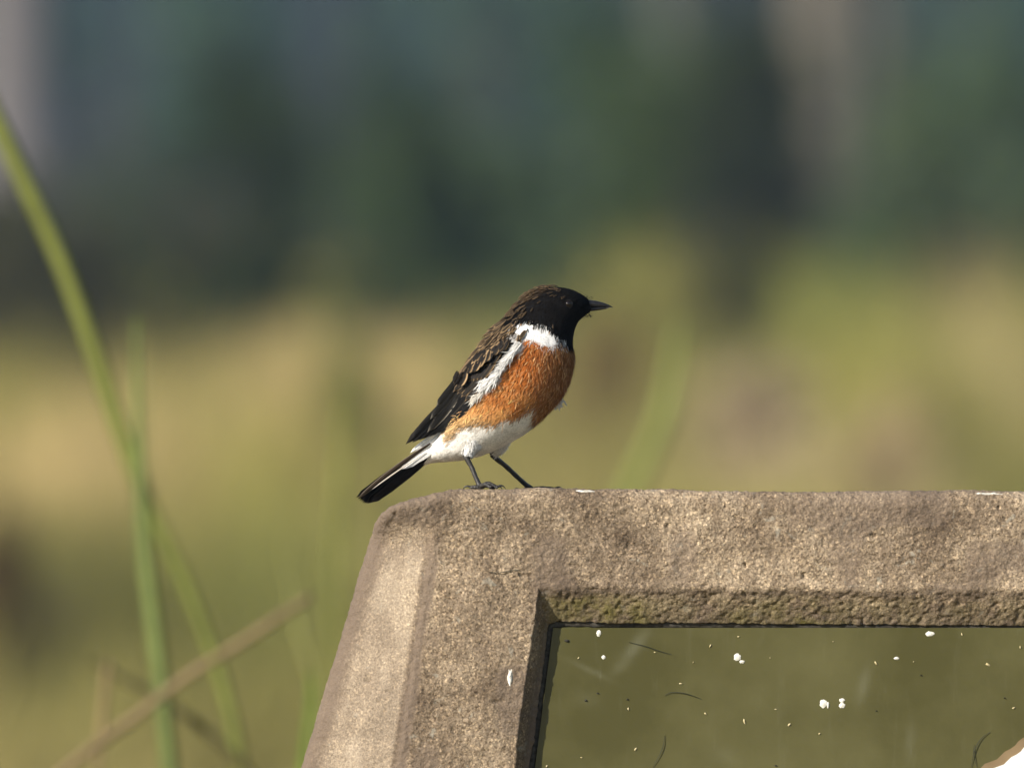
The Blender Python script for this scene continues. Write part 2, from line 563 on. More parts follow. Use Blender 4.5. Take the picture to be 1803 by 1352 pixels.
# right corner, right side, bottom (coarse mirror)
c2 = resample(corner_o, 18)[1:-1][::-1]
O.append(np.stack([2 * CX - c2[:, 0], c2[:, 1] + 5], -1))
I.append(np.repeat([[2 * CX - 970, 1105.0]], len(c2), 0) + np.stack([np.linspace(-6, 4, len(c2)), np.linspace(-2, 5, len(c2))], -1))
r = steps([(945, 2700, 40)])
O.append(np.stack([2 * CX - (655 - (r - 940) * 0.301), r], -1))
ri = 1114 + (r - 945) / (2700 - 945) * (2450 - 1114)
I.append(np.stack([2 * CX - (966 - (ri - 1096) * 0.13), ri], -1))
xb = steps([(2 * CX - 125 - 40, 165, 40)])
O.append(np.stack([xb, np.full(len(xb), 2700.0)], -1))
I.append(np.stack([np.interp(xb, [165, 2 * CX - 165], [800, 2 * CX - 800]), np.full(len(xb), 2450.0)], -1))
O = np.vstack(O); I = np.vstack(I)
fr = np.unique(np.concatenate([np.linspace(0, 0.10, 16), np.linspace(0.10, 1.0, 118)]))
X = O[:, None, 0] * (1 - fr) + I[:, None, 0] * fr          # (nt, nr)
Y = O[:, None, 1] * (1 - fr) + I[:, None, 1] * fr
Wd = np.linalg.norm(I - O, axis=1)[:, None]


def soft(x, e):
    return 0.5 * (x + np.sqrt(x * x + e * e)) - 0.5 * e * np.exp(-(x / e) ** 2)


def frame_depth(x, y):
    """depth of the front skin behind the front plane, in photo pixels"""
    wob = 3.0 * vnoise(np.stack([x.ravel() / 45, y.ravel() / 45, 0 * x.ravel()], -1), 3).reshape(x.shape)
    xm = np.minimum(x, 2 * CX - x)
    xg = 775 - (y - 960) * 0.153
    a = xg - xm + wob * 0.7
    k = sstep(872, 965, y)
    k2 = sstep(905, 1010, y)
    d = k * 0.52 * np.maximum(soft(a - 10, 10), 0)
    d = d + k2 * 3.0 * np.exp(-((a - 12) / 11.0) ** 4)
    d = d + k * 0.10 * np.clip(a + 70, 0, 70)
    xl = 946 - (y - 1045) * 0.13
    bl = soft((xm - xl + wob) / 19, 0.12)
    yt = 1034 + 0.006 * (np.minimum(xm, 1900) - 985)
    bt = soft((y - yt + wob) / 60, 0.16)
    bb = soft((2520 - y) / 60, 0.16)
    b = np.minimum(np.minimum(bl, bt), bb)
    d = d + 33 * np.minimum(b, 1.08)
    return d, b, a, k2, xl, yt


D, bb_, a_, k_, xl_, yt_ = frame_depth(X, Y)
e = fr[None, :] * Wd
left = sstep(1100, 960, Y) * 0 + sstep(860, 700, np.minimum(X, 2 * CX - X))
R = 30 * (1 - left) + 20 * left
q = np.clip(1 - e / R, 0, 1)
D = D + R * 0.8 * (1 - np.sqrt(np.maximum(1 - q * q, 0)))
PX = at(X, Y, FRONT_Y)
nt_, nr_ = X.shape
front = PX.copy(); front[..., 1] = FRONT_Y + D * S
moss = sstep(0.06, 0.5, bb_) * sstep(1010, 1040, Y) * (0.35 + 0.65 * sstep(-0.3, 0.4, vnoise(np.stack([X.ravel() / 120, Y.ravel() / 60, 0 * X.ravel()], -1), 9).reshape(X.shape)))
moss = moss * sstep(930, 985, X)
pale = np.clip(sstep(22, 34, a_) * k_ * sstep(4, 46, e), 0, 1)
nn = vnoise(np.stack([X.ravel() / 26, Y.ravel() / 70, 0 * X.ravel()], -1), 12).reshape(X.shape)
pale = pale * (0.65 + 0.35 * sstep(-0.5, 0.5, nn))
dirt_and_shade = np.maximum(0.85 * k_ * np.exp(-((a_ - 13 + 4 * nn) / 13.0) ** 4), 0.55 * np.exp(-((bb_ - 0.12) / 0.13) ** 2) * sstep(0.02, 0.08, bb_))
dirt_and_shade = np.maximum(dirt_and_shade, 0.9 * sstep(46, 8, e + 9 * nn) * left)
dirt_and_shade = np.maximum(dirt_and_shade, 0.75 * np.exp(-((X - 712) / 60) ** 2 - ((Y - 905) / 24) ** 2))
dirt_and_shade = np.maximum(dirt_and_shade, np.maximum(0.8 * sstep(0.85, 1.02, bb_), 0.55 * sstep(0.45, 0.9, bb_ + 0.15 * nn)))  # shade on the lower part of the inner bevel, painted into the mask
dirt_and_shade = np.maximum(dirt_and_shade, 0.55 * sstep(0.25, 0.6, vnoise(np.stack([X.ravel() / 75, Y.ravel() / 75, 0 * X.ravel()], -1), 21).reshape(X.shape)) * sstep(0.2, 0, bb_) * (1 - pale))
# back skin: outer wall going back, then the hidden back
bk = np.array([0.0006, 0.002, 0.005, 0.010, 0.016, 0.024, 0.034, 0.046, 0.058, 0.066])
outer = front[:, 0]
rows = []
ctr = at(CX, 1800, FRONT_Y)
dirv = outer - ctr; dirv[:, 1] = 0; dirv /= np.linalg.norm(dirv, axis=1)[:, None]
upness = np.clip(np.abs(dirv[:, 2]), 0, 1)
for y_ in bk:
    p = outer.copy(); p[:, 1] += y_
    p = p + np.array([0, 0, -1]) * (0.05 * y_ + 7 * max(0, y_ - 0.045) ** 2)
    rows.append(p)
back_o = rows[-1] * 1.0; back_o[:, 1] += 0.002; back_o = back_o - dirv * 0.008
back_i = front[:, -1].copy(); back_i[:, 1] = back_o[:, 1].mean()
in_1 = front[:, -1].copy(); in_1[:, 1] += 0.006
allr = [in_1] + [front[:, j] for j in range(nr_ - 1, -1, -1)] + rows + [back_o, back_i]
G = np.stack(allr, 1)                      # (nt, nrows, 3)


def pad(attr, edge):
    out = [attr[:, -1] * 0 + edge] + [attr[:, j] for j in range(nr_ - 1, -1, -1)] + [attr[:, 0] * 0.6 * (0.9 ** i) for i in range(len(rows))] + [attr[:, 0] * 0] * 2
    return np.stack(out, 1).ravel()


Fg = grid_faces(G.shape[0], G.shape[1], closed_u=True, closed_v=True)
attrs = {'moss': pad(moss, 0), 'pale': pad(pale, 0), 'dirt_and_shade': pad(dirt_and_shade, 0.8)}
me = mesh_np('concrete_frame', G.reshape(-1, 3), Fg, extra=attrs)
nrm = np.zeros(len(me.vertices) * 3, np.float32); me.vertices.foreach_get('normal', nrm); nrm = nrm.reshape(-1, 3)
co = G.reshape(-1, 3)
# make sure normals look outwards (front skin towards the viewer)
mid_i = 60
if nrm.reshape(G.shape)[400, mid_i, 1] > 0:
    me.flip_normals(); nrm = -nrm
smoothness = 1 - 0.72 * attrs['pale']
disp = 0.00040 * fbm(co * 95, 3, 31, 0.4) + smoothness * (0.00024 * fbm(co * 520, 3, 41, 0.65))
rough_m = 1 + 0.5 * attrs['moss']
disp = disp + rough_m * smoothness * 0.00026 * vnoise(co * 820, 55)
pit = np.clip(vnoise(co * 260, 77) - 0.70, 0, 1)
disp = disp - pit * 0.0035
co = co + nrm * disp[:, None]
me.vertices.foreach_set('co', co.astype(np.float32).ravel())
me.update()
sign_base = Vector((float(at(CX, 2700, 0)[0]), 0.005, 0.0))
sign = thing('information_sign', sign_base, 'weathered concrete framed information sign with olive panel, small bird standing on its corner', 'sign')
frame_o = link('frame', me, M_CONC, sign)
FRAME_CO = co; FRAME_F = Fg
frame_bvh = BVHTree.FromPolygons([tuple(v) for v in co], [tuple(int(i) for i in q_) for q_ in Fg])


def top_z(x, y):
    h = frame_bvh.ray_cast(Vector((x, y, 2.0)), Vector((0, 0, -1)))
    return h[0].z if h[0] is not None else 1.10


# plinth under the frame
zb = float(at(0, 2690, 0)[2])
lx, rx = float(at(165, 2700, 0)[0]), float(at(2 * CX - 165, 2700, 0)[0])
prof = [(1.0, zb, 0.0), (1.0, zb - 0.03, 0.0), (0.90, zb - 0.05, 0.008), (0.86, 0.30, 0.012), (0.90, 0.06, 0.004), (0.94, -0.08, 0.0)]
cxm = (lx + rx) / 2; hw = (rx - lx) / 2
Vp = []
for sc_, z_, ins in prof:
    n = 40
    for k in range(n):
        ang = 2 * math.pi * k / n
        ca, sa = math.cos(ang), math.sin(ang)
        x_ = cxm + hw * sc_ * math.copysign(abs(ca) ** 0.25, ca)
        y_ = 0.008 + (0.036 - ins) * math.copysign(abs(sa) ** 0.35, sa)
        Vp.append((x_, y_, z_))
Vp = np.array(Vp)
Vp += 0.0015 * vnoise(Vp * 60, 4)[:, None]
link('plinth', mesh_np('plinth', Vp, [grid_faces(len(prof), 40, closed_v=True), np.arange(40)[None, ::-1], (np.arange(40) + 200)[None]]), M_CONC, sign)

# dark strip in the slot, its shade put into the colour, and panel
PY = FRONT_Y + 35 * S
iL = lambda r_: 966 - (r_ - 1096) * 0.13
Gk = I.copy()
cen = np.array([CX, 1780.0])
ins = np.stack([np.where(I[:, 0] < 1100, 9.0, np.where(I[:, 0] > 2 * CX - 1100, -9.0, 0)), np.where(I[:, 1] < 1140, 8.0, np.where(I[:, 1] > 2430, -8.0, 0))], -1)
i0 = at(I[:, 0] - np.sign(ins[:, 0]) * 3, I[:, 1] - np.sign(ins[:, 1]) * 3, PY + 0.001)
i1 = at(I[:, 0] + ins[:, 0] * 0.5, I[:, 1] + ins[:, 1] * 0.5, PY + 0.0014)
i2 = at(I[:, 0] + ins[:, 0], I[:, 1] + ins[:, 1], PY + 0.0020)
i3 = at(I[:, 0] + ins[:, 0], I[:, 1] + ins[:, 1], PY + 0.006)
i4 = i0.copy(); i4[:, 1] = PY + 0.006
gv = np.stack([i0, i1, i2, i3, i4], 1)
gme = mesh_np('slot_shade_strip', gv.reshape(-1, 3) + 0.00018 * vnoise(gv.reshape(-1, 3) * 300, 8)[:, None], grid_faces(len(I), 5, closed_u=True, closed_v=True))
link('slot_shade_strip', gme, M_SLOT_SHADE, sign)

PANEL_Y = PY + 0.0004
smears = [(1118, 1138, 36, 10, -0.9, 1.0), (1095, 1170, 26, 9, -0.7, 0.55), (1040, 1180, 40, 5, 0.45, 0.6), (1520, 1205, 30, 9, -1.35, 0.8), (1602, 1305, 32, 8, -1.5, 0.5), (1035, 1230, 22, 14, 0.4, 0.25), (1275, 1330, 24, 14, 0.4, 0.3)]
gxs = steps([(930, 1840, 6), (1840, 3690, 60)]); gys = steps([(1105, 1400, 6), (1400, 2455, 60)])
A, B = np.meshgrid(gxs, gys, indexing='ij')
lft = iL(B) + 9
Xp = lft + (A - 930) / (3690 - 930) * ((2 * CX - lft) - lft)
sm = np.zeros_like(Xp)
for (sx, sy, la, lb, an, st) in smears:
    dx, dy = Xp - sx, B - sy
    p = dx * math.cos(an) + dy * math.sin(an); q = -dx * math.sin(an) + dy * math.cos(an)
    sm = np.maximum(sm, st * np.exp(-(p / la) ** 2 - (q / lb) ** 2))
fv = at(Xp, B, PANEL_Y)
npx, npy = Xp.shape
bv = fv.copy(); bv[..., 1] += 0.003
pv = np.concatenate([fv.reshape(-1, 3), bv.reshape(-1, 3)])
f1 = grid_faces(npx, npy)
edge = np.concatenate([np.arange(npy), np.arange(1, npx) * npy + npy - 1, (npx - 1) * npy + np.arange(npy - 2, -1, -1), np.arange(npx - 2, 0, -1) * npy])
e2 = np.roll(edge, -1)
off = npx * npy
side = np.stack([edge, e2, e2 + off, edge + off], -1)
panel = link('panel', mesh_np('panel', pv, [f1, f1[:, ::-1] + off, side], smooth=False, extra={'smear': np.r_[sm.ravel(), sm.ravel() * 0]}), M_PANEL, sign)


def splat(name, px, py, rx_, ry_, mat, y, thick, seed, parent, n=14, rough=0.35, rot=0.0):
    g = np.random.default_rng(seed)
    a = np.linspace(0, 2 * math.pi, n, endpoint=False)
    rr = 1 + rough * g.uniform(-1, 1, n)
    u, v = rx_ * rr * np.cos(a), ry_ * rr * np.sin(a)
    cu, su = math.cos(rot), math.sin(rot)
    u, v = u * cu - v * su, u * su + v * cu
    o_ = at(px + u, py + v, y); m_i = at(px + u * 0.6, py + v * 0.6, y - thick); c_ = at(px, py, y - thick * 1.1)
    Vv = np.vstack([o_, m_i, c_[None]])
    i = np.arange(n); j = (i + 1) % n
    return link(name, mesh_np(name, Vv, [np.stack([i, j, n + j, n + i], -1), np.stack([n + i, n + j, np.full(n, 2 * n)], -1)]), mat, parent)


z2 = lambda x, y: (900 + x / 1.9967, 860 + y / 1.9959)
white_spots = [(308, 508, 8, 11), (325, 592, 7, 7), (795, 592, 13, 12), (812, 608, 9, 6), (1098, 755, 13, 15), (1114, 760, 4, 12), (1163, 744, 10, 8), (1163, 761, 11, 10), (1472, 510, 15, 9), (1355, 596, 9, 5)]
for k, (zx, zy, a1, a2) in enumerate(white_spots):
    px, py = z2(zx, zy)
    splat('dropping', px, py, a1 / 2, a2 / 2, M_DROP, PANEL_Y - 0.0001, 0.00025, 100 + k, panel, n=20, rough=0.16)
chaff = [(596, 685, 6), (820, 817, 8), (978, 829, 7), (290, 903, 9), (436, 916, 8), (247, 944, 5), (412, 773, 5), (527, 647, 5), (1283, 613, 6), (1415, 608, 3), (1675, 617, 9), (1614, 678, 6), (1767, 770, 6), (1790, 557, 5), (1085, 860, 5), (1213, 906, 5), (700, 552, 5), (800, 520, 4), (910, 595, 3), (503, 515, 4), (683, 790, 5), (125, 975, 5), (505, 575, 4), (1760, 640, 4), (1132, 537, 3), (1585, 512, 5), (237, 595, 4), (1330, 760, 3), (640, 610, 3), (930, 775, 4)]
for k, (zx, zy, a1) in enumerate(chaff):
    if k % 4 == 3:
        continue
    px, py = z2(zx, zy)
    splat('chaff', px, py, a1 * 0.5, a1 * 0.24, M_CHAFF, PANEL_Y - 0.0001, 0.0003, 200 + k, panel, n=8, rough=0.45, rot=k * 1.3)
for k, (zx, zy, a1) in enumerate([(196, 535, 8), (305, 718, 4), (408, 740, 4), (1283, 780, 3), (930, 972, 4), (262, 744, 5), (1735, 735, 3), (1440, 655, 3)]):
    px, py = z2(zx, zy)
    splat('speck', px, py, a1 * 0.5, a1 * 0.35, M_SPECK, PANEL_Y - 0.0001, 0.0005, 300 + k, panel, n=8)
fibres = [[(415, 540), (470, 553), (520, 570), (565, 583)], [(540, 727), (560, 716), (600, 717), (640, 728), (670, 740)], [(540, 867), (535, 900), (522, 935), (498, 980)],
          [(1683, 855), (1655, 875), (1635, 905), (1622, 950), (1618, 980)], [(1628, 898), (1626, 930), (1637, 978)]]
for k, fp in enumerate(fibres):
    q = np.array([z2(*p) for p in fp])
    q = spline(q, 14)
    C = at(q[:, 0], q[:, 1], PANEL_Y - 0.0003)
    C[:, 1] -= 0.0003 * np.sin(np.linspace(0, math.pi, 14))
    v_, f_ = tube(C, 0.00015 * np.interp(np.linspace(0, 1, 14), [0, 0.5, 1], [0.5, 1, 0.4]), 5)
    link('fibre', mesh_np('fibre', v_, f_), M_FIBRE, panel)
# a hair stuck on the concrete, droppings on the top edge
q = spline([(861, 1007), (880, 1008), (897, 1005), (913, 1003)], 10)
C = at(q[:, 0], q[:, 1], FRONT_Y - 0.0006)
v_, f_ = tube(C, np.full(10, 0.00014), 5)
link('fibre', mesh_np('fibre', v_, f_), M_FIBRE, frame_o)


def crust(name, px, py, rx_, ry_, seed, lift=0.0007):
    """a lump of dried dropping wrapped over the rounded edge of the frame"""
    g = np.random.default_rng(seed)
    n, m = 16, 5
    dr_ = Vector((0, 1, 0)) if ry_ > 6 else Vector((0, 0.6, -0.8))
    Vv = []
    for j in range(m):
        for i in range(n):
            a = 2 * math.pi * i / n
            rr = (1 - j / (m - 0.5)) * (1 + 0.25 * g.uniform(-1, 1))
            p = at(px + rx_ * rr * math.cos(a), py + ry_ * rr * math.sin(a), FRONT_Y + 0.002)
            hit = frame_bvh.ray_cast(Vector(p) - dr_ * 0.05, dr_)
            if hit[0] is None:
                hit = frame_bvh.find_nearest(Vector(p))
            nn_ = hit[1] if hit[1].y < 0 or hit[1].z > 0 else -hit[1]
            Vv.append(hit[0] + nn_ * (lift * (1 - ((m - 1 - j) / (m - 1)) ** 3) - 0.0001))
    Vv = np.array(Vv)
    F_ = [grid_faces(m, n, closed_v=True), (np.arange(n) + (m - 1) * n)[None]]
    return link(name, mesh_np(name, Vv, F_), M_DROP, frame_o)


crust('dropping', 1030, 863, 16, 3.5, 5)
crust('dropping', 898, 1192, 5, 14, 6)
crust('dropping', 1738, 866, 26, 2.4, 8)

# printed white map shape with a brown border, lower right of the panel
def blob(cx_, cy_, rx_, ry_, seed, n=160):
    a = np.linspace(0, 2 * math.pi, n, endpoint=False)
    w = 1 + 0.05 * np.sin(3 * a + seed) + 0.03 * np.sin(5 * a + 2.1) + 0.012 * np.sin(17 * a) + 0.008 * np.sin(41 * a + 1)
    return cx_ + rx_ * w * np.cos(a), cy_ + ry_ * w * np.sin(a)


for nm, mt, sx, thick in (('map_border', M_BROWNPRINT, 1.0, 0.0003), ('map_field', M_WHITEPRINT, 0.94, 0.0006)):
    bx_, by_ = blob(1955, 1486, 290 * sx, 218 * sx, 0.4)
    ov = at(bx_, by_, PANEL_Y - thick); ob = at(bx_, by_, PANEL_Y - 0.00005)
    n = len(bx_); i = np.arange(n); j = (i + 1) % n
    link(nm, mesh_np(nm, np.vstack([ov, ob]), [np.arange(n)[None], np.stack([i, j, n + j, n + i], -1)], smooth=False), mt, panel)
# ------------------------------------------------------------------ the bird
bird_base = atv(850, 859, -0.004)
bird = thing('songbird', bird_base, 'small bird with black head, white collar and rust orange breast standing on concrete frame', 'bird')
# stations: back point, belly point (photo pixels), half width in pixels
ST = [((706, 821), (709, 826), 2), ((722, 808), (728, 824), 7), ((738, 791), (746, 819), 15), ((758, 772), (766, 814), 26), ((779, 748), (799, 812), 42),
      ((792, 716), (836, 806), 58), ((803, 690), (882, 788), 70), ((815, 660), (930, 760), 78), ((830, 632), (968, 726), 81), ((848, 606), (995, 692), 80),
      ((866, 583), (1008, 656), 75), ((884, 565), (1011, 629), 66), ((897, 550), (1008, 604), 56), ((909, 535), (1012, 581), 49), ((925, 519), (1019, 566), 45),
      ((947, 508), (1026, 559), 42), ((972, 505), (1032, 554), 37), ((1000, 508), (1036, 551), 29), ((1022, 517), (1039, 549), 18), ((1036, 527), (1041, 547), 9)]
US = np.array([s[0] for s in ST], float); LS = np.array([s[1] for s in ST], float); HW = np.array([s[2] for s in ST], float)
NU, NV = 150, 72
ctrl = np.c_[US, LS, HW]
SP_ = spline(ctrl, NU)
tt = np.linspace(0, 1, NU)


def body_pt(u, v):
    """u 0..1 tail to bill, v angle (0 = back, pi = belly, pi/2 = near side)"""
    q = np.stack([np.interp(u, tt, SP_[:, k]) for k in range(5)], -1)
    c = 0.5 * (q[..., 0:2] + q[..., 2:4]); h = 0.5 * (q[..., 0:2] - q[..., 2:4])
    cv, sv = np.cos(v), np.sin(v)
    cv2 = np.sign(cv) * np.abs(cv) ** 0.95; sv2 = np.sign(sv) * np.abs(sv) ** 0.9
    xy = c + h * cv2[..., None]
    y = -q[..., 4] * sv2 * S
    return xy, y


def body_w(u, v):
    xy, y = body_pt(u, v)
    return at(xy[..., 0], xy[..., 1], y)


# ---- plumage colours: where each colour grows on the bird (side view, photo pixels)
def poly_sd(px, py, poly):
    """signed distance, negative inside"""
    P = np.array(poly, float); n = len(P)
    d = np.full(px.shape, 1e9); ins = np.zeros(px.shape, bool)
    for i in range(n):
        a, b = P[i], P[(i + 1) % n]
        e = b - a
        wx, wy = px - a[0], py - a[1]
        t = np.clip((wx * e[0] + wy * e[1]) / (e @ e), 0, 1)
        d = np.minimum(d, np.hypot(wx - e[0] * t, wy - e[1] * t))
        c = (a[1] > py) != (b[1] > py)
        xx = a[0] + (py - a[1]) * e[0] / (e[1] if e[1] else 1e-9)
        ins ^= c & (px < xx)
    return np.where(ins, -d, d)


P_HOOD = [(880, 575), (893, 556), (905, 530), (935, 495), (1100, 495), (1100, 570), (1030, 580), (1014, 617), (1001, 613), (990, 604), (986, 597), (977, 587), (969, 577), (955, 574), (940, 567), (924, 565), (905, 569)]
P_COLLAR = [(888, 585), (903, 571), (924, 564), (940, 566), (955, 573), (969, 576), (978, 587), (990, 599), (981, 606), (968, 611), (952, 606), (938, 601), (925, 597), (912, 587), (900, 583)]
P_STRIPE = [(905, 592), (926, 597), (919, 616), (900, 630), (886, 647), (885, 664), (868, 684), (847, 697), (815, 720), (786, 744), (780, 732), (806, 704), (834, 682), (840, 664), (862, 652), (879, 626), (895, 601)]
P_RUST = [(926, 598), (940, 600), (953, 606), (969, 611), (985, 606), (1000, 613), (1030, 612), (1030, 690), (965, 745), (944, 752), (941, 735), (944, 715), (925, 728), (905, 742), (890, 740), (872, 752), (843, 750), (815, 755), (792, 778), (780, 772), (770, 742), (795, 705), (842, 672), (870, 674), (886, 662), (886, 646), (900, 629), (919, 615)]
P_BELLY = [(776, 745), (792, 776), (815, 753), (843, 749), (871, 751), (891, 738), (905, 741), (944, 714), (941, 750), (965, 760), (850, 830), (690, 840), (690, 812), (745, 776)]
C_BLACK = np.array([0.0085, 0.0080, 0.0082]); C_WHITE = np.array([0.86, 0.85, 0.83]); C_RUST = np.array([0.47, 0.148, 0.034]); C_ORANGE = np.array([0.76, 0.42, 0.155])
C_CREAM = np.array([0.80, 0.74, 0.64]); C_MANTLE = np.array([0.055, 0.040, 0.027]); C_BUFF = np.array([0.33, 0.225, 0.125])


def plumage(px, py, jit=0.0, g=rng):
    px = px + jit * g.normal(size=px.shape); py = py + jit * g.normal(size=py.shape)
    n1 = vnoise(np.stack([px / 14, py / 14, 0 * px], -1).reshape(-1, 3), 61).reshape(px.shape)
    n2 = vnoise(np.stack([(px + py) / 16, (px - py) / 5, 0 * px], -1).reshape(-1, 3), 62).reshape(px.shape)
    c = np.zeros(px.shape + (3,)); c[:] = C_MANTLE
    def lay(poly, colr, w):
        s = sstep(w, -w, poly_sd(px, py, poly) + 2.0 * n2)[..., None]
        return c * (1 - s) + colr * s
    c = lay(P_BELLY, C_WHITE * 0.7 + C_CREAM * 0.3, 4)
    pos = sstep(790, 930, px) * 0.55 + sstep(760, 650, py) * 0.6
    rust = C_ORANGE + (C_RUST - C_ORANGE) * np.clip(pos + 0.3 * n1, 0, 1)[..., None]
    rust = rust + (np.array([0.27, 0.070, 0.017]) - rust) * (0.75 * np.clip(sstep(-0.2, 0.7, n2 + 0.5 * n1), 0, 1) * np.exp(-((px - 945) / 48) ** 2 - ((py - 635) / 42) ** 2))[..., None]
    rust = rust + (np.array([0.78, 0.62, 0.40]) - rust) * (sstep(825, 785, px + 0.6 * (760 - py)) * 0.85)[..., None]
    # shade on the front of the breast, put into the colour as darker brown
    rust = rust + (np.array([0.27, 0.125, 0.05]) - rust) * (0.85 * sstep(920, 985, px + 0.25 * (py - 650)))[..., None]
    wsoft = 5 + 13 * sstep(890, 840, px)
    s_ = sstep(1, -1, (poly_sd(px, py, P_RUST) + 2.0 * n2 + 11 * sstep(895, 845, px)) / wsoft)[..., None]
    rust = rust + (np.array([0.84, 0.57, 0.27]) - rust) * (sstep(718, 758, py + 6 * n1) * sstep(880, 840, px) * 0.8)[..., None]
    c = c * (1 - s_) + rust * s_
    c = lay(P_STRIPE, C_WHITE * 0.97, 4)
    c = lay(P_COLLAR, C_WHITE, 2)
    # small white fleck on the throat side
    s = sstep(5, 2, np.hypot((px - 993) / 1.0, (py - 604) / 1.8))[..., None]
    crown = np.clip(sstep(-4, 10, (545 - (px - 893) * 0.45) - py), 0, 1) * sstep(1000, 940, px)
    hood = C_BLACK + (np.array([0.105, 0.066, 0.036]) - C_BLACK) * (crown * (0.30 + 0.5 * sstep(-0.1, 0.6, n2)))[..., None]
    c = lay(P_HOOD, hood, 2)
    c = c * (1 - s) + C_WHITE * s
    return c


u_, v_ = np.meshgrid(tt, np.linspace(0, 2 * math.pi, NV, endpoint=False), indexing='ij')
xy, yy = body_pt(u_, v_)
BV = at(xy[..., 0], xy[..., 1], yy)
bump = 0.00022 * fbm(BV.reshape(-1, 3) * np.array([420, 420, 420]), 3, 15)
nrm_c = BV - BV.mean(axis=1, keepdims=True)
nrm_c /= np.linalg.norm(nrm_c, axis=-1, keepdims=True) + 1e-9
BVd = BV + nrm_c * bump.reshape(NU, NV, 1) * np.clip(np.interp(tt, [0, 0.15, 0.85, 1], [0.2, 1, 0.7, 0.2]), 0, 1)[:, None, None]
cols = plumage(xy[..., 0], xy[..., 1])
cols = cols * np.where(cols.mean(-1, keepdims=True) > 0.5, 1.0, 0.85)
Fb = [grid_faces(NU, NV, closed_v=True), np.arange(NV)[None, ::-1], (np.arange(NV) + (NU - 1) * NV)[None]]
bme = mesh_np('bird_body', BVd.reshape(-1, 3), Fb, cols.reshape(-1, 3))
body_o = link('body', bme, M_FEATHER, bird)
body_bvh = BVHTree.FromPolygons([tuple(v) for v in BVd.reshape(-1, 3)], [tuple(int(i) for i in q_) for q_ in Fb[0]])


def ribbons(name, root, d, n, L, Wd_, lift, c0, c1, parent, mat, curl=0.0, segs=3):
    """many small barbs: root, direction, normal, length, width, lift; colour c0 at the root and c1 at the tip"""
    m = len(root)
    side = np.cross(d, n); side /= np.linalg.norm(side, axis=1)[:, None] + 1e-12
    Vv = np.zeros((m, segs * 2 + 1, 3)); Cc = np.zeros((m, segs * 2 + 1, 3))
    wprof = [0.8, 1.0, 0.75, 0.5][:segs]
    for k in range(segs):
        t = k / segs
        p = root + d * (L * t)[:, None] + n * (lift * (0.15 + 0.85 * t ** 1.3))[:, None] + side * (curl * L * t * t)[:, None] if np.ndim(curl) else root + d * (L * t)[:, None] + n * (lift * (0.15 + 0.85 * t ** 1.3))[:, None]
        Vv[:, 2 * k] = p - side * (Wd_ * wprof[k] / 2)[:, None]
        Vv[:, 2 * k + 1] = p + side * (Wd_ * wprof[k] / 2)[:, None]
        Cc[:, 2 * k] = Cc[:, 2 * k + 1] = c0 + (c1 - c0) * t
    tip = root + d * L[:, None] + n * lift[:, None]
    if np.ndim(curl):
        tip = tip + side * (curl * L)[:, None]
    Vv[:, -1] = tip; Cc[:, -1] = c1
    base = np.arange(m)[:, None] * (segs * 2 + 1)
    quads = np.vstack([base + np.array([2 * k, 2 * k + 1, 2 * k + 3, 2 * k + 2])[None] for k in range(segs - 1)])
    tris = base + np.array([2 * segs - 2, 2 * segs - 1, 2 * segs])[None]
    return link(name, mesh_np(name, Vv.reshape(-1, 3), [quads, tris], Cc.reshape(-1, 3)), mat, parent, kind='stuff')


def scatter(n, umin, umax, seed):
    g = np.random.default_rng(seed)
    u = g.uniform(umin, umax, n * 3); v = g.uniform(0, 2 * math.pi, n * 3)
    h = np.interp(u, tt, np.hypot(*(SP_[:, 0:2] - SP_[:, 2:4]).T))
    keep = g.uniform(0, 1, n * 3) < (h / h.max()) ** 0.8
    u, v = u[keep][:n], v[keep][:n]
    e = 2e-3
    p = body_w(u, v); pu = body_w(np.clip(u - e, 0, 1), v) - body_w(np.clip(u + e, 0, 1), v); pv_ = body_w(u, v + 0.02) - body_w(u, v - 0.02)
    d = pu / (np.linalg.norm(pu, axis=1)[:, None] + 1e-12)
    nn_ = np.cross(d, pv_); nn_ /= np.linalg.norm(nn_, axis=1)[:, None] + 1e-12
    c = body_w(u, 0 * v) * 0.5 + body_w(u, 0 * v + math.pi) * 0.5
    flip = np.sum(nn_ * (p - c), axis=1) < 0
    nn_[flip] *= -1
    xy_, _ = body_pt(u, v)
    return g, u, v, p, d, nn_, xy_


def coat(name, n, umin, umax, seed, Lr, Wr, lr, jit, var, tipc=None, tipf=0.0, yaw=0.22):
    g, u, v, p, d, nn_, xy_ = scatter(n, umin, umax, seed)
    m = len(u)
    sd = np.cross(d, nn_)
    ang = g.normal(0, yaw, m)
    d2 = d * np.cos(ang)[:, None] + sd * np.sin(ang)[:, None]
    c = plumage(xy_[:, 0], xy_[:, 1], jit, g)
    val = np.exp(g.normal(0, var, m))[:, None]
    bright = c.mean(axis=1, keepdims=True)
    val = np.where(bright > 0.55, np.minimum(val, 1.04) * 0.5 + 0.5, val)
    c1 = np.clip(c * val, 0, 0.9); c0 = c * np.where(bright > 0.5, 0.97, np.where(bright > 0.05, 0.86, 0.72))
    if tipc is not None:
        hit = (g.uniform(0, 1, m) < tipf) & (bright[:, 0] > 0.05) & (bright[:, 0] < 0.5)
        c1[hit] = np.array(tipc) * np.exp(g.normal(0, 0.2, hit.sum()))[:, None]
    L = g.uniform(*Lr, m); Wd_ = g.uniform(*Wr, m); lift = g.uniform(*lr, m) * np.where(bright[:, 0] > 0.7, 0.2, np.where(bright[:, 0] > 0.5, 0.45, 1.0))
    return ribbons(name, p - nn_ * 0.00015, d2, nn_, L, Wd_, lift, c0, c1, body_o, M_FEATHER, curl=g.normal(0, 0.18, m))


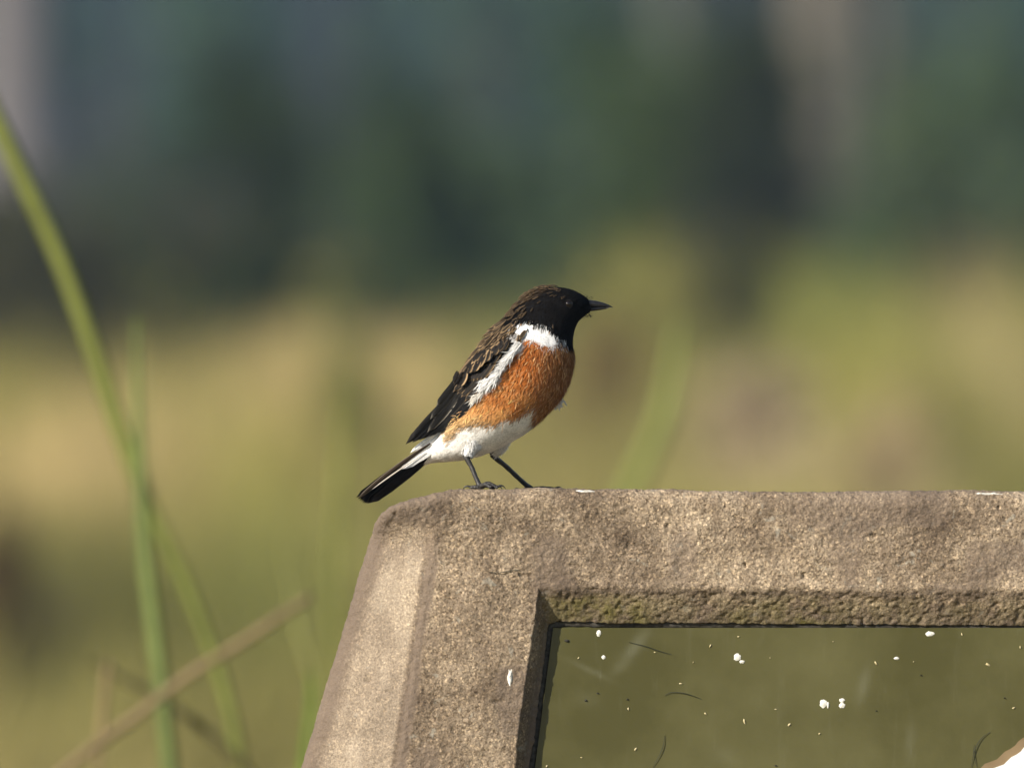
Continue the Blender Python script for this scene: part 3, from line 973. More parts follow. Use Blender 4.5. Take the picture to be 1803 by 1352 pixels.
coat('body_plumage', 15000, 0.08, 0.66, 11, (0.0020, 0.0038), (0.00028, 0.00060), (0.0002, 0.0010), 1.6, 0.34, (0.62, 0.36, 0.16), 0.20)
coat('loose_barbs', 1500, 0.10, 0.60, 12, (0.0030, 0.0056), (0.00012, 0.00024), (0.0008, 0.0018), 1.2, 0.2, (0.66, 0.42, 0.22), 0.4, 0.4)
coat('head_plumage', 7000, 0.58, 0.985, 13, (0.0010, 0.0022), (0.00018, 0.00036), (0.00010, 0.00045), 1.0, 0.35)

# ---- single contour feathers with a dark centre and a pale fringe
def feather_mesh(name, base, tip, width, off, c_mid, c_edge, bow=0.0, ymin=-0.0070, blunt=0.55, n=12, edge_side=None, sidesign=-1, flat_y=None, skew=0.0, edge_w=0.3):
    """vane lying on the near flank (sidesign -1) from base to tip, in photo pixels; off = metres above the body"""
    b = np.array(base, float); t_ = np.array(tip, float)
    ax = t_ - b; Ln = np.hypot(*ax); ax /= Ln; pe = np.array([-ax[1], ax[0]])
    s = np.linspace(0, 1, n)
    prof = np.interp(s, [0, 0.12, 0.35, 0.7, 0.86, 0.95, 1.0], [0.35, 0.7, 0.95, 1.0, 0.82, blunt, 0.10])
    cross = np.array([-1, -0.72, -0.3, 0, 0.3, 0.72, 1.0])
    Vv, Cc = [], []
    for i in range(n):
        cpt = b + ax * Ln * s[i] + pe * bow * Ln * math.sin(math.pi * s[i])
        for w in cross:
            q = cpt + pe * w * (width / 2) * prof[i] + ax * (-abs(w) * width * 0.25)
            p0 = at(q[0], q[1], 0.0)
            if flat_y is None:
                h = body_bvh.ray_cast(Vector((p0[0], -0.2, p0[2])), Vector((0, 1, 0)))
                hy = min(h[0].y, ymin) if h[0] is not None else ymin
                # soft landing off the body
                y_ = hy - off - 0.00035 * (1 - w * w)
            else:
                y_ = flat_y[0] + (flat_y[1] - flat_y[0]) * s[i] - off - 0.0003 * (1 - w * w) + skew * w
            Vv.append((p0[0], y_ if sidesign < 0 else -y_, p0[2]))
            ew = sstep(1 - edge_w - 0.1, 1 - edge_w + 0.12, abs(w)) if edge_side is None else sstep(1 - edge_w - 0.1, 1 - edge_w + 0.12, w * edge_side)
            ew = max(float(ew), float(sstep(0.90, 0.99, s[i])) * (0.9 if edge_side is None else 0.5))
            cc = np.array(c_mid) * (1 - ew) + np.array(c_edge) * ew
            if abs(w) < 0.05:
                cc = cc * 1.3 + 0.002  # slight sheen of the shaft put into the colour
            Cc.append(cc)
    Vv = np.array(Vv)
    # smooth the vane along its length so it does not follow every bump
    G_ = Vv.reshape(n, 7, 3)
    yv = G_[..., 1]
    for _ in range(2):
        yv[1:-1] = 0.25 * yv[:-2] + 0.5 * yv[1:-1] + 0.25 * yv[2:]
    G_[..., 1] = yv
    return mesh_np(name, G_.reshape(-1, 3), grid_faces(n, 7), np.array(Cc))


C_PRIM = (0.005, 0.0048, 0.0048); C_GREY = (0.30, 0.27, 0.225); C_BROWN = (0.085, 0.062, 0.042)
wing_defs = []
# primaries and secondaries, lowest first: base, tip, width, edge colour, bow, edge side
for (b, t_, w, ec, bow, es) in [
        ((846, 690), (764, 764), 15, (0.020, 0.018, 0.016), -0.02, None), ((842, 684), (751, 770), 15, (0.020, 0.018, 0.016), -0.02, None), ((838, 678), (738, 775), 15, (0.024, 0.021, 0.018), -0.02, None),
        ((833, 674), (726, 779), 15, (0.026, 0.022, 0.018), -0.01, None), ((828, 670), (714, 782), 15, (0.03, 0.025, 0.02), -0.01, None), ((823, 668), (722, 774), 14, (0.03, 0.025, 0.02), 0.0, None)]:
    wing_defs.append((b, t_, w, C_PRIM, ec, bow, es, 0.75, 0.20))
# secondaries
for (b, t_, w) in [((840, 672), (778, 742), 14), ((834, 667), (768, 744), 13), ((829, 663), (760, 745), 13)]:
    wing_defs.append((b, t_, w, C_PRIM, (0.045, 0.038, 0.03), 0.0, None, 0.7, 0.2))
# tertials, pale fringed
for (b, t_, w) in [((826, 662), (752, 761), 15), ((819, 660), (757, 738), 15), ((812, 658), (768, 715), 14)]:
    wing_defs.append((b, t_, w, (0.008, 0.0075, 0.007), C_GREY, -0.03, -1, 0.7, 0.22))
# primary coverts and greater coverts
for (b, t_, w) in [((858, 662), (818, 706), 11), ((855, 655), (811, 699), 11), ((850, 650), (804, 694), 12), ((845, 645), (797, 690), 12)]:
    wing_defs.append((b, t_, w, (0.016, 0.014, 0.012), (0.24, 0.165, 0.095), 0.0, None, 0.6, 0.2))
for k in range(8):
    f = k / 7
    b = (872 - 36 * f, 632 - 4 * f); t_ = (846 - 46 * f, 668 + 8 * f)
    wing_defs.append((b, t_, 13, (0.014, 0.012, 0.011), tuple(C_BUFF * 0.9), 0.0, None, 0.6, 0.26))
# median and lesser coverts: black patch high on the wing
for k in range(6):
    f = k / 5
    wing_defs.append(((884 - 30 * f, 610 + 6 * f), (862 - 34 * f, 642 + 6 * f), 13, (0.010, 0.0095, 0.0095), tuple(C_BUFF * 0.55), 0.0, None, 0.6, 0.2))
for k in range(5):
    f = k / 4
    wing_defs.append(((897 - 14 * f, 597 + 8 * f), (878 - 18 * f, 622 + 9 * f), 12, (0.009, 0.0085, 0.009), (0.03, 0.025, 0.02), 0.0, None, 0.6, 0.2))
# scapulars with broad buff fringes, overlapping the wing from above
srng = np.random.default_rng(5)
for k in range(30):
    f = k / 29
    bx_, by_ = 890 - 80 * f + srng.uniform(-5, 7), 594 + 63 * f + srng.uniform(-4, 7)
    L_ = srng.uniform(16, 28)
    an = math.radians(127 + srng.uniform(-16, 14))
    wing_defs.append(((bx_, by_), (bx_ + L_ * math.cos(an), by_ + L_ * math.sin(an)), srng.uniform(8, 12), (0.012, 0.010, 0.009), tuple(C_BUFF * srng.uniform(0.35, 1.15)), srng.uniform(-0.05, 0.05), (None, 1, -1)[k % 3], 0.6, srng.uniform(0.2, 0.42)))
for side_ in (-1, 1):
    wing_part = None
    for k, (b, t_, w, cm, ce, bow, es, blunt, ew) in enumerate(wing_defs):
        me_ = feather_mesh('wing_feather', b, t_, w, 0.0007 + 0.00010 * k, cm, ce, bow, edge_side=es, sidesign=side_, blunt=blunt, edge_w=ew)
        if wing_part is None:
            wing_part = link('wing', feather_mesh('wing', (880, 612), (770, 745), 44, 0.0004, C_PRIM, (0.012, 0.011, 0.011), 0.0, sidesign=side_), M_FLIGHT, bird)
        link('feather', me_, M_FLIGHT, wing_part)

# mantle, nape and rump feathers
bag = Bag()
mr = np.random.default_rng(21)
for k in range(640):
    u = mr.uniform(0.27, 0.66) if k < 400 else mr.uniform(0.66, 0.86) if k < 590 else mr.uniform(0.16, 0.3)
    v = mr.normal(0, 0.55 if u > 0.36 else 0.22)
    p = body_w(np.array([u]), np.array([v]))[0]
    e = 3e-3
    d = body_w(np.array([u - e]), np.array([v]))[0] - body_w(np.array([u + e]), np.array([v]))[0]; d /= np.linalg.norm(d)
    pv_ = body_w(np.array([u]), np.array([v + 0.03]))[0] - body_w(np.array([u]), np.array([v - 0.03]))[0]
    nn_ = np.cross(d, pv_); nn_ /= np.linalg.norm(nn_)
    c = 0.5 * (body_w(np.array([u]), np.array([0.0]))[0] + body_w(np.array([u]), np.array([math.pi]))[0])
    if nn_ @ (p - c) < 0:
        nn_ = -nn_
    ang = mr.normal(0, 0.25)
    sd = np.cross(d, nn_)
    d = d * math.cos(ang) + sd * math.sin(ang); sd = np.cross(d, nn_)
    head = u > 0.585
    L_ = (mr.uniform(0.0016, 0.0028) if head else mr.uniform(0.0038, 0.0062)); w_ = L_ * (0.30 if head else 0.36)
    lf = mr.uniform(0.0003, 0.0011) * (0.5 if head else 1)
    fr_c = C_BUFF * mr.uniform(0.5, 1.15) * (0.42 if head else 0.85); md = C_MANTLE * mr.uniform(0.25, 0.8)
    Vv, Cc = [], []
    for i, s_ in enumerate((0, 0.35, 0.7, 0.9, 1.0)):
        wp = (0.5, 1.0, 0.95, 0.55, 0.08)[i]
        for w in (-1, -0.5, 0, 0.5, 1):
            Vv.append(p + d * L_ * (s_ - 0.12 * abs(w)) + sd * w * w_ * wp * 0.5 + nn_ * (lf * s_ + 0.0004 + 0.0002 * (1 - w * w)))
            ew = max(float(abs(w) > 0.9), float(s_ > 0.85))
            Cc.append(md * (1 - ew) + fr_c * ew)
    bag.add(np.array(Vv), grid_faces(5, 5), np.array(Cc))
link('mantle_feathers', bag.mesh('mantle_feathers'), M_FLIGHT, body_o, kind='stuff')

# white tufts: scapular fringe over the wing, far flank, vent
def tuft(name, base, tip, n, seed, Lr, y0, y1, col, spread=4.0, w=(0.00018, 0.0004)):
    g = np.random.default_rng(seed)
    b = np.array(base, float)[None] + (np.array(tip, float) - np.array(base, float))[None] * g.uniform(0, 1, n)[:, None]
    b = b + g.normal(0, spread, (n, 2))
    y = g.uniform(y0, y1, n)
    root = at(b[:, 0], b[:, 1], y)
    for i in range(n):
        h = body_bvh.ray_cast(Vector((root[i, 0], -0.2, root[i, 2])), Vector((0, 1, 0)))
        if h[0] is not None and y0 < 0:
            root[i, 1] = min(h[0].y - g.uniform(0.0008, 0.0036), y0 if False else 1)
    an = np.radians(g.normal(133, 13, n))
    d = np.stack([np.cos(an), g.normal(0.0, 0.12, n), -np.sin(an)], -1)
    nn_ = np.repeat([[0, -1.0, 0]], n, 0) + g.normal(0, 0.2, (n, 3))
    c = np.array(col)[None] * np.exp(g.normal(0, 0.08, n))[:, None]
    return ribbons(name, root, d, nn_, g.uniform(*Lr, n), g.uniform(*w, n), g.uniform(0, 0.0008, n), c * 0.9, np.clip(c, 0, 0.9), body_o, M_FEATHER, curl=g.normal(0, 0.15, n))


tuft('shoulder_tuft', (915, 602), (873, 660), 340, 31, (0.0024, 0.0046), -0.02, -0.016, C_WHITE * 0.92, 2.0)
tuft('shoulder_tuft', (872, 662), (852, 676), 150, 32, (0.0026, 0.0056), -0.02, -0.016, C_WHITE, 4.0)

tuft('flank_tuft', (850, 690), (834, 702), 45, 33, (0.0022, 0.0046), -0.02, -0.016, C_WHITE * 0.9 * np.array([1, 0.96, 0.88]), 2.4)

# far-side white tuft showing past the breast
g = np.random.default_rng(44)
n = 200
b = np.array([[976, 706]]) + g.normal(0, 4, (n, 2)) + g.uniform(0, 1, n)[:, None] * np.array([[6, -2]])
root = at(b[:, 0], b[:, 1], g.uniform(0.004, 0.010, n))
an = np.radians(g.normal(100, 22, n))
d = np.stack([np.cos(an) + 0.25, g.normal(0, 0.1, n), -np.sin(an)], -1); d /= np.linalg.norm(d, axis=1)[:, None]
ribbons('flank_tuft', root, d, np.repeat([[0, -1.0, 0]], n, 0), g.uniform(0.0015, 0.0030, n), g.uniform(0.0003, 0.0006, n), np.zeros(n), np.repeat(C_WHITE[None], n, 0) * 0.9, np.repeat(C_WHITE[None], n, 0), body_o, M_FEATHER, curl=g.normal(0, 0.1, n))

# ---- tail
tail_part = None
NT = 10
for k in range(NT):
    f = k / (NT - 1)
    base = (757 - 6 * f, 782 + 28 * f); tip = (626 + 26 * f, 877 + 8 * f + 5 * math.sin(math.pi * f))
    yb = 0.006 * (0.5 - f); yt = 0.013 * (0.5 - f)
    top = k == NT - 1
    col_e = (0.035, 0.03, 0.026) if k else (0.22, 0.19, 0.15)
    me_ = feather_mesh('tail_feather', base, tip, 15 if k else 12, 0.0, (0.0085, 0.008, 0.008), (0.14, 0.125, 0.105) if k in (0, 3, 6) else col_e, 0.0, flat_y=(yb, yt), skew=-0.0022, blunt=0.8, edge_w=0.16, n=14)
    if tail_part is None:
        tail_part = link('tail', me_, M_FLIGHT, bird)
    else:
        link('tail_feather', me_, M_FLIGHT, tail_part)
# brown-grey outer web along the upper edge, over the white coverts
me_ = feather_mesh('tail_feather', (757, 781), (630, 877), 9, 0.0, (0.060, 0.044, 0.032), (0.32, 0.27, 0.21), 0.015, flat_y=(-0.0058, -0.0072), skew=-0.0005, blunt=0.6, edge_w=0.2, n=16)
link('tail_feather', me_, M_FLIGHT, tail_part)
me_ = feather_mesh('tail_feather', (750, 796), (655, 861), 2.6, 0.0, (0.50, 0.45, 0.38), (0.60, 0.55, 0.48), 0.01, flat_y=(-0.0059, -0.0075), blunt=0.4, n=14)
link('tail_feather', me_, M_FLIGHT, tail_part)

for (b_, t_, w_) in (((778, 754), (722, 797), 8), ((770, 770), (712, 816), 10), ((772, 786), (706, 826), 13)):
    link('tail_covert', feather_mesh('tail_covert', b_, t_, w_, 0.0, tuple(C_WHITE), tuple(C_WHITE), 0.0, flat_y=(-0.0052, -0.0056), blunt=0.5, n=12), M_FEATHER, tail_part)

# ---- bill: upper and lower mandible
def lathe_path(sec, n=14):
    """sec rows: x px, top px, bottom px, half width px -> closed loft"""
    Vv = []
    for (x0, yt, yb_, hw_) in sec:
        for i in range(n):
            a = 2 * math.pi * i / n
            py = 0.5 * (yt + yb_) + 0.5 * (yt - yb_) * math.cos(a)
            Vv.append(at(x0, py, -hw_ * S * math.sin(a)))
    m = len(sec)
    return np.array(Vv), [grid_faces(m, n, closed_v=True), np.arange(n)[None, ::-1], (np.arange(n) + (m - 1) * n)[None]]


bill = link('bill', mesh_np('upper_mandible', *lathe_path([(1024, 526, 541, 9), (1034, 527.5, 541, 8.4), (1042, 529, 541, 7.2), (1050, 529.8, 541, 6.0), (1059, 532, 541.2, 4.6), (1067, 534.6, 541.2, 3.2), (1073, 537.2, 541.2, 2.0), (1077, 539.4, 541.5, 0.9), (1079, 541.2, 542.2, 0.3)])), M_BILL, bird)
link('lower_mandible', mesh_np('lower_mandible', *lathe_path([(1024, 540, 549, 8), (1036, 540.6, 549, 7), (1046, 540.8, 547.6, 5.6), (1056, 540.9, 546.2, 4.0), (1065, 541, 544.4, 2.5), (1072, 541, 542.6, 1.0)])), M_BILL, bill)
# bristles round the gape
g = np.random.default_rng(50)
n = 70
b = np.stack([g.uniform(1020, 1040, n), np.where(g.uniform(0, 1, n) < 0.15, g.uniform(521, 528, n), g.uniform(545, 556, n))], -1)
root = at(b[:, 0], b[:, 1], g.uniform(-0.0025, 0.0012, n))
an = np.where(b[:, 1] < 535, np.radians(g.normal(-20, 25, n)), np.radians(g.normal(55, 25, n)))
d = np.stack([np.cos(an), g.normal(0, 0.2, n), -np.sin(an)], -1)
cb = np.repeat(C_BLACK[None], n, 0) * 1.4
ribbons('bristles', root, d, np.repeat([[0, -1.0, 0]], n, 0), g.uniform(0.0008, 0.0019, n), np.full(n, 0.00016), np.zeros(n), cb, cb, body_o, M_FEATHER, curl=g.normal(0, 0.2, n))

# ---- eyes
for sgn in (-1, 1):
    p0 = at(1001, 535, 0)
    h = body_bvh.ray_cast(Vector((p0[0], sgn * 0.2, p0[2])), Vector((0, -sgn, 0)))
    c = np.array(h[0]) - np.array([0, sgn * 0.0008, 0])
    a, bq = np.meshgrid(np.linspace(0.001, math.pi - 0.001, 12), np.linspace(0, 2 * math.pi, 20, endpoint=False), indexing='ij')
    r_e = 0.00165
    Vv = c + r_e * np.stack([np.sin(a) * np.cos(bq), np.cos(a), np.sin(a) * np.sin(bq)], -1).reshape(-1, 3)
    eye = link('eye', mesh_np('eye', Vv, grid_faces(12, 20, closed_v=True)), M_EYE, bird)
    ring = np.array([[math.cos(t), 0, math.sin(t)] for t in np.linspace(0, 2 * math.pi, 25)])
    C = c + ring * 0.00165 + np.array([0, sgn * 0.0007, 0])
    v_, f_ = tube(C, np.full(25, 0.00022), 5)
    cc = np.zeros((len(v_), 3)); cc[:] = (0.013, 0.012, 0.011)
    link('eyelid', mesh_np('eyelid', v_, f_, cc), M_FEATHER, eye)

# ---- legs
def leg(hip, heel, ankle, y_hip, y_heel, y_ank, toes, seed):
    hp, he = np.array(at(*hip, y_hip)), np.array(at(*heel, y_heel))
    an_ = np.array(at(*ankle, y_ank))
    an_[2] = top_z(an_[0], an_[1]) + 0.0013
    C = spline([hp, 0.5 * (hp + he), he, he * 0.66 + an_ * 0.34 + np.array([0.0002, 0, 0.0]), he * 0.33 + an_ * 0.67, an_], 26)
    s = np.linspace(0, 1, 26)
    R = np.interp(s, [0, 0.25, 0.42, 0.5, 0.9, 1.0], [0.0016, 0.0013, 0.00125, 0.00098, 0.00092, 0.0013])
    R = R * (1 + 0.07 * np.sin(np.arange(26) * 2.1))
    bag = Bag(); bag.add(*tube(C, R, 10))
    claws = []
    for (dx, dy, L_, arch) in toes:
        d = np.array([dx, dy]); d = d / np.hypot(*d)
        pts, rad = [], []
        for i, t in enumerate(np.linspace(0, 1, 7)):
            x_ = an_[0] + d[0] * L_ * t; y_ = an_[1] + d[1] * L_ * t
            z_ = top_z(x_, y_) + 0.0008 + arch * math.sin(math.pi * min(1, t * 1.02)) * (1 if i else 0)
            pts.append((x_, y_, max(z_, an_[2] - 0.0004) if i == 0 else z_)); rad.append(0.00095 - 0.0003 * t + 0.00012 * (i % 2))
        pts = np.array(pts)
        bag.add(*tube(spline(pts, 16), np.interp(np.linspace(0, 1, 16), np.linspace(0, 1, 7), rad), 8))
        e_ = pts[-1]
        cl = np.array([e_ + np.array([0, 0, 0.0003]), e_ + np.array([d[0] * 0.0013, d[1] * 0.0013, 0.0008]), e_ + np.array([d[0] * 0.0026, d[1] * 0.0026, 0.0003]), e_ + np.array([d[0] * 0.0033, d[1] * 0.0033, 0.0])])
        zt = top_z(cl[-1][0], cl[-1][1]); cl[-1][2] = zt + 0.00005
        cl[2][2] = max(cl[2][2], zt + 0.0006)
        claws.append(tube(spline(cl, 9), np.linspace(0.00055, 0.00008, 9), 6))
    lo = link('leg', bag.mesh('leg'), M_LEG, bird)
    for v_, f_ in claws:
        link('claw', mesh_np('claw', v_, f_), M_BILL, lo)
    return lo, hp, he


def thigh(lo, hp, he, r0, r1, seed, ext=0.0):
    """feathered drumstick above the heel"""
    C = spline([hp + (hp - he) * 0.5 + np.array([0, 0, 0.004 * ext]), hp, he * 0.9 + hp * 0.1], 12)
    v_, f_ = tube(C, np.linspace(r0, r1, 12), 12)
    cc = np.zeros((len(v_), 3)); cc[:] = C_WHITE * 0.85
    o = link('thigh', mesh_np('thigh', v_, f_, cc), M_FEATHER, lo)
    g = np.random.default_rng(seed)
    n = 520
    t = g.uniform(0.15, 0.98, n); a = g.uniform(0, 2 * math.pi, n)
    T, N_, B_ = frames(C)
    i = np.minimum((t * 11).astype(int), 11)
    rr = np.interp(t, [0, 1], [r0, r1])
    nn_ = np.cos(a)[:, None] * N_[i] + np.sin(a)[:, None] * B_[i]
    root = C[i] + nn_ * rr[:, None]
    d = T[i] + g.normal(0, 0.2, (n, 3)); d /= np.linalg.norm(d, axis=1)[:, None]
    c = C_WHITE[None] * np.exp(g.normal(-0.05, 0.08, n))[:, None]
    ribbons('thigh_plumage', root, d, nn_, g.uniform(0.0010, 0.0024, n), g.uniform(0.00016, 0.00034, n), g.uniform(0.0001, 0.0006, n), c * 0.85, np.clip(c, 0, 0.9), o, M_FEATHER, curl=g.normal(0, 0.2, n))


lo, hp, he = leg((829, 786), (822, 806), (845, 856), -0.0085, -0.0095, -0.0125, [(-1, 0.10, 0.0036, 0.0004), (1, 0.35, 0.0062, 0.0010), (1, -0.30, 0.0074, 0.0016), (0.75, -0.85, 0.0066, 0.0012)], 71)
thigh(lo, hp, he, 0.0054, 0.0018, 72)
lo, hp, he = leg((884, 784), (868, 801), (934, 861), 0.0060, 0.0090, 0.0240, [(-1, 0.25, 0.0045, 0.0003), (1, 0.30, 0.0090, 0.0008), (1, -0.12, 0.0100, 0.0010), (0.8, 0.8, 0.0085, 0.0008)], 73)
thigh(lo, hp, he, 0.0034, 0.0014, 74, 1)
# ------------------------------------------------------------------ grass of the field
def field_tint(x, y):
    """dry and green patches of the field, metres on the ground"""
    p = np.stack([x * 1.1, y * 0.16, 0 * x], -1)
    n1 = vnoise(p, 91); n2 = vnoise(p * 2.3, 92)
    dry = np.array([0.50, 0.38, 0.17]); green = np.array([0.20, 0.22, 0.045]); ol = np.array([0.34, 0.31, 0.080]); dk = np.array([0.085, 0.070, 0.022])
    c = np.zeros((len(x), 3)); c[:] = ol
    c = c + (dry - c) * (0.5 * sstep(0.1, 0.7, n1))[:, None]
    c = c + (green - c) * (0.5 * sstep(0.0, 0.7, -n2))[:, None]
    for cx_, cy_, rx_, ry_, colr, st in PATCHES:
        w = st * np.exp(-((x - cx_) / rx_) ** 2 - ((y - cy_) / ry_) ** 2)
        c = c + (np.array(colr) - c) * np.clip(w, 0, 1)[:, None]
    return c


DRY = (0.58, 0.44, 0.20); STRAW = (0.54, 0.42, 0.25); GREEN = (0.16, 0.20, 0.036); YG = (0.34, 0.32, 0.07); DARK = (0.05, 0.042, 0.018); OLV = (0.150, 0.140, 0.034)
def on_field(px, row):
    """where the grass tops seen at that picture row stand"""
    ys = np.linspace(8, 56, 600)
    el = math.radians(-1.0) + (676 - row) * K
    f = CAMZ + el * (ys + DIST) - (ground_z(0 * ys, ys) + 0.20)
    y_ = float(ys[np.argmin(np.abs(f))])
    return (px - W_PX / 2) * K * (y_ + DIST), y_


PATCHES = []
for px_, row_, rp, rr_, colr, st in [
        (430, 520, 260, 30, GREEN, 0.5), (620, 620, 260, 80, DRY, 0.9), (100, 740, 200, 90, DRY, 0.8), (470, 800, 150, 80, YG, 0.5), (250, 1060, 380, 150, OLV, 1.0), (300, 1250, 400, 120, (0.19, 0.17, 0.05), 0.8), (500, 950, 200, 100, GREEN, 0.5),
        (20, 1080, 80, 90, DARK, 0.9), (700, 850, 140, 80, OLV, 0.5), (1130, 430, 200, 50, YG, 1.0), (1290, 548, 85, 45, DARK, 1.0), (1060, 640, 90, 60, (0.20, 0.15, 0.055), 0.8), (1330, 720, 110, 70, STRAW, 1.0),
        (1560, 790, 100, 60, STRAW, 0.9), (1500, 600, 150, 80, YG, 0.7), (1450, 505, 160, 40, GREEN, 0.7), (1720, 420, 100, 60, DRY, 0.8), (1780, 600, 80, 120, STRAW, 0.6), (1690, 720, 110, 80, OLV, 0.8),
        (1240, 830, 110, 50, YG, 0.7), (950, 800, 150, 60, (0.38, 0.31, 0.12), 0.7), (870, 520, 150, 40, GREEN, 0.6)]:
    x_, y_ = on_field(px_, row_)
    ya, yb_ = on_field(px_, row_ - rr_)[1], on_field(px_, row_ + rr_)[1]
    PATCHES.append((x_, y_, rp * K * (y_ + DIST), max(1.0, abs(ya - yb_) / 2), colr, st))
MOUNDS = [(on_field(1120, 470), 0.32), (on_field(1740, 470), 0.30)]
g = np.random.default_rng(3)
NT_ = 7600
yy = 6 + (62 - 8 - 6) * g.uniform(0, 1, NT_) ** 0.9
half = 1.2 + (yy + DIST) * 0.045
half[4600:] *= 3.4
xx = g.uniform(-1, 1, NT_) * half
tc = field_tint(xx, yy) * np.array([1.05, 1.03, 1.06]) * np.exp(g.normal(0, 0.16, NT_))[:, None]
th = g.uniform(0.14, 0.32, NT_) * (1 + 0.25 * vnoise(np.stack([xx * 1.5, yy * 0.5, 0 * xx], -1), 44))
th *= sstep(6, 14, yy) * 0.75 + 0.25
for (mx_, my_), mr_ in MOUNDS:
    th *= 1 + 0.4 * np.exp(-((xx - mx_) / mr_) ** 2 - ((yy - my_) / 4.0) ** 2)
nb = 18
m = NT_ * nb
bx_ = np.repeat(xx, nb) + g.normal(0, 0.05, m); by_ = np.repeat(yy, nb) + g.normal(0, 0.05, m)
bz_ = ground_z(bx_, by_) - 0.01
hh = np.repeat(th, nb) * g.uniform(0.5, 1.15, m)
an = g.uniform(0, 2 * math.pi, m); ln = g.uniform(0.1, 0.6, m) * hh
dirx, diry = np.cos(an), np.sin(an)
wd = g.uniform(0.004, 0.010, m)
fa = g.uniform(0, math.pi, m)
sx_, sy_ = np.cos(fa) * wd / 2, np.sin(fa) * wd / 2
Vv = np.zeros((m, 5, 3)); Cc = np.zeros((m, 5, 3))
cb = np.repeat(tc, nb, 0) * np.exp(g.normal(0, 0.15, m))[:, None]
for k, (t, wq) in enumerate(((0, 1.0), (0.55, 0.8))):
    cx_ = bx_ + dirx * ln * t * t; cy_ = by_ + diry * ln * t * t; cz_ = bz_ + hh * t
    Vv[:, 2 * k] = np.stack([cx_ - sx_ * wq, cy_ - sy_ * wq, cz_], -1); Vv[:, 2 * k + 1] = np.stack([cx_ + sx_ * wq, cy_ + sy_ * wq, cz_], -1)
Vv[:, 4] = np.stack([bx_ + dirx * ln, by_ + diry * ln, bz_ + hh * (1 - 0.12)], -1)
Cc[:] = cb[:, None]
base = np.arange(m)[:, None] * 5
link('grass', mesh_np('field_grass', Vv.reshape(-1, 3), [base + np.array([[0, 1, 3, 2]]), base + np.array([[2, 3, 4]])], Cc.reshape(-1, 3)), M_GRASS,
     kind='stuff', label='mixed dry and green tussock grass covering the field', category='grass')


# ------------------------------------------------------------------ tall blades beside the sign
def blade(name, pts, y, width, col, label, wpx=None, group=None, tilt=0.3):
    y = y * 2.1 if y < 2 else y
    """pts photo pixels from top to bottom, y metres behind the bird; runs on down into the ground"""
    P = at(np.array([p[0] for p in pts]), np.array([p[1] for p in pts]), y)
    P = P + np.stack([0 * P[:, 0], np.linspace(0.03, -0.02, len(P)), 0 * P[:, 0]], -1)
    d = P[-1] - P[-2]; d /= np.linalg.norm(d)
    foot = np.array([P[-1][0] + d[0] * 0.16, P[-1][1] - 0.02, float(ground_z(0, y)) - 0.02])
    mid1 = P[-1] + d * 0.25
    q = np.linspace(0.04, 1, 16)[:, None] ** 1.3
    ext = P[-1] * (1 - q) ** 2 + 2 * mid1 * q * (1 - q) + foot * q ** 2
    C = np.vstack([spline(P, 40), spline(np.vstack([P[-1], ext]), 24)[1:]])[:60 + 3]
    C = C[np.round(np.linspace(0, len(C) - 1, 60)).astype(int)]
    s = np.linspace(0, 1, 60)
    ww = width * np.interp(s, [0, 0.06, 0.2, 0.6, 1], [0.15, 0.5, 0.9, 1.0, 0.8]) if wpx is None else width * np.interp(s, *wpx)
    T, N_, B_ = frames(C)
    side = np.cross(T, np.array([math.sin(tilt), math.cos(tilt), 0.0])); side /= np.linalg.norm(side, axis=1)[:, None]
    nn_ = np.cross(T, side)
    rows = []
    for w, dep in ((-1, 0.0), (-0.5, 0.16), (0, 0.26), (0.5, 0.16), (1, 0.0), (0.5, 0.10), (0, 0.18), (-0.5, 0.10)):
        rows.append(C + side * (w * ww / 2)[:, None] + nn_ * (dep * ww)[:, None])
    Vv = np.stack(rows, 1)
    cc = np.zeros(Vv.shape); cc[:] = np.array(col)
    cc = cc * (1 + 0.12 * vnoise(Vv.reshape(-1, 3) * 40, 17)).reshape(Vv.shape[:2] + (1,))
    o = link(name, mesh_np(name, Vv.reshape(-1, 3), [grid_faces(60, 8, closed_v=True), np.arange(8)[None], (np.arange(8) + 59 * 8)[None]], cc.reshape(-1, 3)), M_GRASS,
             label=label, category='grass blade')
    if group:
        o['group'] = group
    return o


BG = (0.20, 0.225, 0.05)
blade('grass_blade', [(-95, 20), (-48, 120), (-8, 215), (55, 350), (110, 470), (165, 620), (215, 770), (262, 890), (310, 990), (360, 1110), (400, 1230), (425, 1352)], 1.15, 0.0098, BG, 'longest and broadest green grass blade, arching out past the pale dry stalk', wpx=([0, 0.1, 0.3, 0.45, 1], [0.7, 1.0, 1.0, 0.75, 0.7]))
blade('grass_blade', [(238, 560), (239, 650), (242, 760), (248, 880), (258, 1000), (272, 1110), (286, 1220), (300, 1352)], 1.05, 0.0092, (0.165, 0.21, 0.055), 'upright green grass blade crossing the longest arching blade', wpx=([0, 0.1, 0.2, 0.33, 1], [0.25, 0.35, 0.6, 0.95, 1.0]))
blade('grass_blade', [(256, 575), (257, 660), (256, 760), (262, 900), (274, 1040), (290, 1200), (296, 1352)], 1.3, 0.0026, (0.30, 0.28, 0.10), 'thin yellowish grass blade close beside the upright green blade')
blade('grass_blade', [(548, 1052), (500, 1082), (420, 1135), (330, 1190), (250, 1252), (170, 1310), (100, 1365), (20, 1430)], 0.95, 0.0052, (0.34, 0.25, 0.13), 'pale dry straw stalk leaning steeply across the green blades', wpx=([0, 0.1, 0.5, 1], [0.6, 0.9, 1.0, 0.8]))
blade('grass_blade', [(150, 1160), (200, 1188), (260, 1218), (320, 1255), (380, 1300), (440, 1360), (490, 1420)], 1.05, 0.0050, (0.085, 0.075, 0.022), 'short dark brown grass stem crossing below the pale dry stalk')
